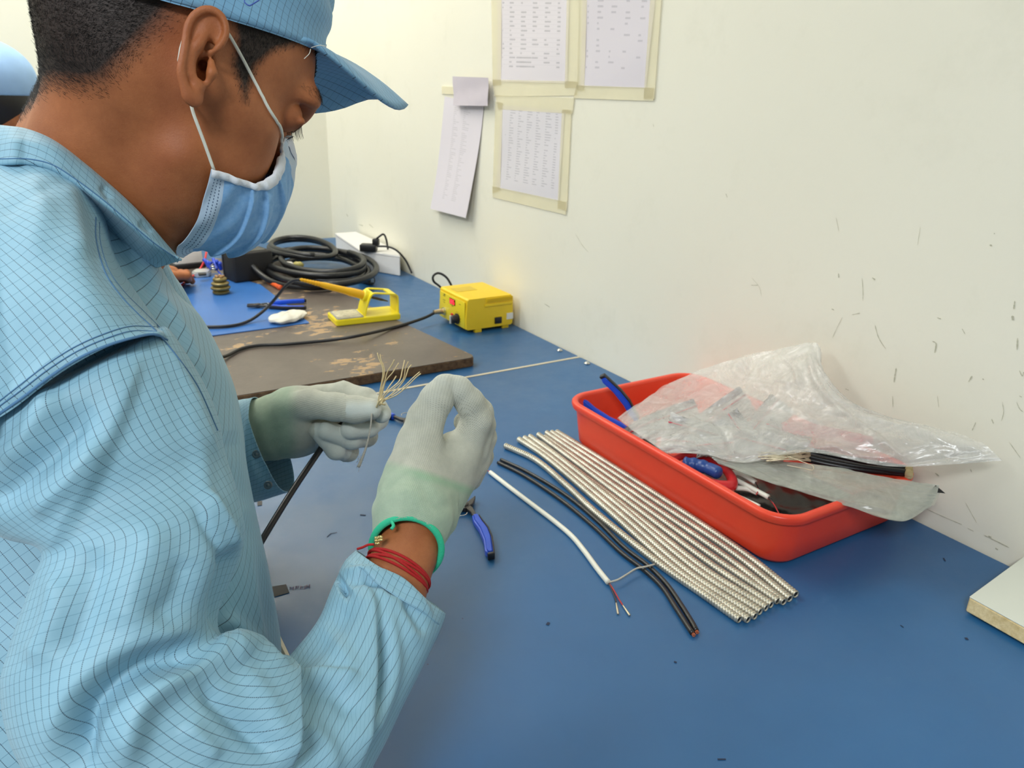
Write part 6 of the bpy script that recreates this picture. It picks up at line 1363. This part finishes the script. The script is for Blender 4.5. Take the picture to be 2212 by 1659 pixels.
# white cable stubs
for q_, (pp, tail, lab) in enumerate([([(1566, 1018), (1600, 1024), (1632, 1042)], [(1634, 1044), (1638, 1058), (1634, 1068)], 'white cable stub, topmost of the four beside the red-handled cutter'),
        ([(1576, 1030), (1615, 1050), (1660, 1074)], [(1660, 1075), (1672, 1090), (1682, 1108)], 'white cable stub reaching furthest over the black bag'),
        ([(1582, 1054), (1612, 1056), (1636, 1065)], [(1636, 1066), (1642, 1070)], 'short white cable stub, third from the top'),
        ([(1560, 1058), (1600, 1076), (1640, 1095)], [(1640, 1096), (1652, 1106), (1655, 1110)], 'white cable stub lying lowest beside the tray rim')]):
    t = thing('cable_stub', lab, 'cable', tuple(on(*pp[1], .045)), group='white cable stubs in the tray')
    tube('sheath', [on(*p, .050 - .003 * q_) for p in pp], 0.0031, WHT, t, k=10); tube('red_core', [on(*p, .048 - .003 * q_) for p in tail], 0.0008, REDP, t, k=6)
    a_ = on(*pp[-1], .050 - .003 * q_); b_ = on(*tail[1], .048 - .003 * q_) + np.array([0.002, 0.001, 0.0]); tube('black_core', [a_, (a_ + b_) / 2, b_], 0.0008, BLK, t, k=6)
# red and blue handled cutter
RB = mat('red_handle', srgb(190, 30, 36), 0.35, var=0.04); BB = mat('navy_handle', srgb(30, 66, 132), 0.35, var=0.05)
t = thing('cable_cutter', 'cable cutter with a red bow handle and a ribbed navy blue handle', 'cutter', tuple(on(1515, 1015, .05)))
bow = [(1425, 974), (1452, 992), (1475, 986), (1515, 986), (1550, 1000), (1574, 1022), (1582, 1042), (1572, 1052), (1540, 1048), (1505, 1036), (1480, 1020), (1462, 1004)]
P = catmull([on(x, y, .053) for x, y in bow], 70); rr = np.interp(np.linspace(0, 1, 70), [0, .2, .5, .65, .8, 1], [.004, .0042, .0060, .0078, .0068, .0045]); v, f = tube_geo(P, rr, 12); mk('bow_handle', v, f, RB, t)
P = catmull([on(x, y, .062) for x, y in [(1474, 1000), (1505, 1004), (1535, 1014), (1556, 1024)]], 40); rr = 0.0080 + 0.0007 * np.sin(np.linspace(0, 1, 40) * 30) * (np.linspace(0, 1, 40) < .6); rr[:3] *= [.4, .75, .93]; rr[-4:] *= [.97, .9, .75, .45]; v, f = tube_geo(P, rr, 14); mk('blue_handle', v, f, BB, t)
tube('blade', [on(1430, 978, .060), on(1400, 962, .050), on(1370, 948, .040)], [.005, .006, .002], TOOLST, t, k=8)
# black cables bundle with frayed shields
for q_ in range(4):
    t = thing('shielded_cable', ['uppermost black cable with frayed shield running under the clear bag', 'second black cable with frayed shield under the clear bag', 'third black cable with frayed shield under the clear bag', 'lowest black cable with frayed shield, nearest the tray end'][q_], 'cable', tuple(on(1850, 1000, .05)), group='black shielded cables under the bag')
    o_ = q_ * 7; dz = (.004, 0, .003, 0)[q_]
    pts = [(1648, 972 + o_ * .3), (1700, 970 + o_ * .5), (1745, 972 + o_), (1800, 984 + o_), (1860, 996 + o_ * .9), (1920, 1006 + o_ * .7), (1955, 1011 + o_ * .6)]
    tube('sheath', [on(x, y, .072 + dz) for x, y in pts[1:]], 0.0036, BLK, t, k=10)
    v_, f_ = lathe_geo([(0.0001, -0.002), (0.0042, -0.001), (0.0050, 0.002), (0.0042, 0.006), (0.0001, 0.0075)], 10, frame_m(on(1958, 1013 + o_ * .6, .072 + dz), [0, 0, 1], _unit(on(1970, 1017, .07) - on(1940, 1010, .07)))); mk('twine_end', v_, f_, mat('cream_twine', srgb(204, 184, 138), 0.9, bump=0.9, bscale=1200), t)
    for k_ in range(5):
        y0_ = 973 + o_ + random.uniform(-3, 3); e_ = (1640 + random.uniform(-6, 26), 984 + 4 * q_ + random.uniform(-8, 5))
        tube('shield_strand', [on(1748 + random.uniform(-3, 4), y0_, .080), on(1720, 980 + 3 * q_ + random.uniform(-8, 5), .087), on(1685, 982 + 3 * q_ + random.uniform(-7, 6), .088), on(*e_, .084)], 0.0007, TINW, t, k=5)
tube('strand_loop', [on(1700, 985, .09), on(1740, 1000, .092), on(1757, 1008, .092), on(1754, 1016, .09), on(1735, 1012, .088), on(1700, 1005, .088)], 0.0005, TINW, t, k=5)
# clear bags
def film_mat(name, a0, a1, col=(214, 214, 208), rough=0.16):
    m, tt_ = cmat(name); co = tt_.co(); tt_.b.inputs['Base Color'].default_value = srgb(*col); tt_.b.inputs['Roughness'].default_value = rough
    al = tt_.ramp(tt_.noise(26, 5, 0.65, co, 1.5), [(0.3, (a0,) * 3), (0.7, (a1,) * 3)]); tt_.l(al, tt_.b.inputs['Alpha']); tt_.b.inputs['Specular IOR Level'].default_value = 0.6
    mp = tt_.n('ShaderNodeMapping'); mp.inputs['Scale'].default_value = (0.5, 1.2, 2.5); tt_.l(co, mp.inputs[0])
    tt_.bump(tt_.noise(14, 4, 0.5, mp.outputs[0], 1.2), 0.55, 0.006); return m
FILM = film_mat('clear_film', 0.28, 0.50); FILM2 = film_mat('milky_film', 0.60, 0.88, (214, 212, 208)); FILM3 = film_mat('mouth_film', 0.50, 0.72, (176, 180, 170))
ZR = mat('red_zip', srgb(206, 60, 84), 0.4, var=0.0)
small = [(1392, 925, 46, 22, -28, 1.045), (1450, 905, 60, 26, -20, 1.045), (1500, 935, 60, 28, 15, 1.0), (1560, 900, 66, 34, -35, 1.03), (1600, 950, 62, 34, 55, .985), (1650, 915, 60, 32, -50, .995), (1470, 958, 44, 18, 5, .985), (1640, 965, 56, 26, 15, .965), (1545, 965, 40, 20, -5, .965), (1700, 940, 50, 26, 20, .965)]
for q_, (px, py, a_, b_, an, d_) in enumerate(small):
    t = thing('zip_bag', 'small clear zip bag with a red seal line, crumpled inside the large bag', 'bag', tuple(at(px, py, d_)), group='small zip bags inside the large clear bag')
    ca, sa = math.cos(math.radians(an)), math.sin(math.radians(an)); rows = []
    for j in (-1, -.3, .4, 1): rows.append([at(px + a_ * i * ca - b_ * j * sa, py + a_ * i * sa + b_ * j * ca, d_ + random.uniform(-.010, .010)) for i in (-1, -.4, .3, 1)])
    film('film', rows, 22, 26, FILM2, t, wav=0.0022, double=0.006)
    e0, e1_ = rows[1][0], rows[1][3]; tube('seal_line', [e0 + _unit(EYE - e0) * .006, rows[1][1] + _unit(EYE - e0) * .008, rows[1][2] + _unit(EYE - e0) * .007, e1_ + _unit(EYE - e0) * .006], 0.0009, ZR, t, k=6)
t = thing('red_label_strip', 'broad red strip showing through the large clear bag', 'strip', tuple(at(1790, 935, .95)))
film('strip', [R_((1688, 912, .965), (1740, 915, .955), (1800, 925, .945), (1885, 945, .935)), R_((1690, 924, .962), (1745, 930, .950), (1805, 942, .942), (1885, 956, .932)), R_((1695, 932, .96), (1750, 944, .948), (1810, 956, .94), (1880, 962, .93))], 10, 30, mat('red_strip', srgb(226, 84, 100), 0.4), t, wav=0.001, double=0.0008)
t = thing('plastic_bag', 'large clear plastic bag heaped over the tray and leaning on the wall', 'bag', (0.75, 0.6, TOP_Z + 0.07))
big = [R_((1333, 905, 1.030), (1392, 866, 1.075), (1455, 826, 1.110), (1560, 786, 1.100), (1660, 761, 1.050), (1752, 743, 1.005), (1774, 756, .990)),
       R_((1345, 914, 1.020), (1412, 885, 1.045), (1500, 862, 1.060), (1600, 838, 1.040), (1690, 815, 1.000), (1765, 800, .965), (1782, 822, .955)),
       R_((1365, 930, 1.005), (1440, 912, 1.005), (1530, 900, 1.000), (1640, 890, .980), (1740, 878, .950), (1820, 868, .925), (1870, 893, .920)),
       R_((1395, 950, .985), (1475, 938, .970), (1565, 936, .955), (1670, 930, .940), (1790, 925, .915), (1920, 918, .885), (2060, 938, .860)),
       R_((1420, 968, .965), (1500, 962, .945), (1590, 975, .930), (1690, 962, .915), (1800, 955, .895), (1950, 955, .865), (2130, 966, .832)),
       R_((1440, 980, .955), (1515, 982, .935), (1605, 1001, .918), (1690, 984, .905), (1770, 980, .890), (1930, 1008, .862), (2164, 996, .822))]
BF = [([(1440, 960), (1530, 910), (1600, 860), (1640, 840)], 8, 14, .004), ([(1470, 965), (1560, 905), (1660, 850)], 6, 10, .003), ([(1640, 760), (1590, 800), (1640, 830), (1740, 825)], 10, 10, .004), ([(1600, 830), (1640, 825), (1700, 832)], 4, 6, -.003),
      ([(1750, 750), (1760, 810), (1800, 870), (1900, 950), (1980, 1005)], 5, 9, .005), ([(1700, 880), (1800, 930), (1900, 960)], 8, 8, .003), ([(1860, 900), (1960, 930), (2050, 960)], 6, 6, .004), ([(1940, 925), (2030, 940), (2140, 985)], 5, 8, .004),
      ([(1500, 900), (1560, 930), (1580, 980)], 8, 8, -.004), ([(1380, 915), (1450, 880), (1560, 830)], 9, 9, .003), ([(1640, 930), (1720, 960), (1800, 965)], 7, 7, .003), ([(1690, 770), (1720, 800), (1730, 840)], 6, 6, .003), ([(1610, 775), (1620, 800)], 5, 5, .003), ([(1780, 960), (1860, 985), (1960, 990)], 5, 5, .0025)]
film('film', big, 110, 170, FILM, t, folds=BF, wav=0.0014, double=0.004)
flap = [R_((1530, 984, .942), (1620, 992, .930), (1700, 999, .912), (1800, 1010, .886), (1910, 1032, .866), (2028, 1050, .850)),
        R_((1540, 992, .935), (1630, 1008, .918), (1718, 1025, .892), (1815, 1045, .860), (1920, 1070, .842), (2022, 1070, .842)),
        R_((1552, 1002, .928), (1640, 1036, .900), (1736, 1065, .868), (1836, 1096, .836), (1944, 1127, .812), (2008, 1095, .835))]
film('bag_mouth', flap, 40, 110, FILM3, t, folds=[([(1600, 1000), (1750, 1035), (1950, 1085)], 6, 6, .002), ([(1650, 1010), (1800, 1025), (2000, 1060)], 4, 4, .002), ([(1700, 1050), (1850, 1090), (1940, 1110)], 4, 4, .002)], wav=0.0008, double=0.002)
film('seal_end', [R_((2008, 1060, .849), (2034, 1058, .849)), R_((1996, 1092, .848), (2018, 1092, .848))], 6, 6, mat('grey_seal', srgb(190, 186, 172), 0.4), t, double=0.001)
t = thing('black_tag', 'black pointed tag poking from the bag mouth by the wall', 'tag', tuple(at(2020, 1057, .851)))
v, f = prism_geo([(0, 0), (.018, -.002), (.008, .007)], 0.0012, frame_m(at(2006, 1062, .849), RW @ np.array([1, 0.0, 0]), EYE - at(2006, 1062, .849)), bev=.0002); mk('tag_sheet', v, f, BLACKP, t, sharp=30)
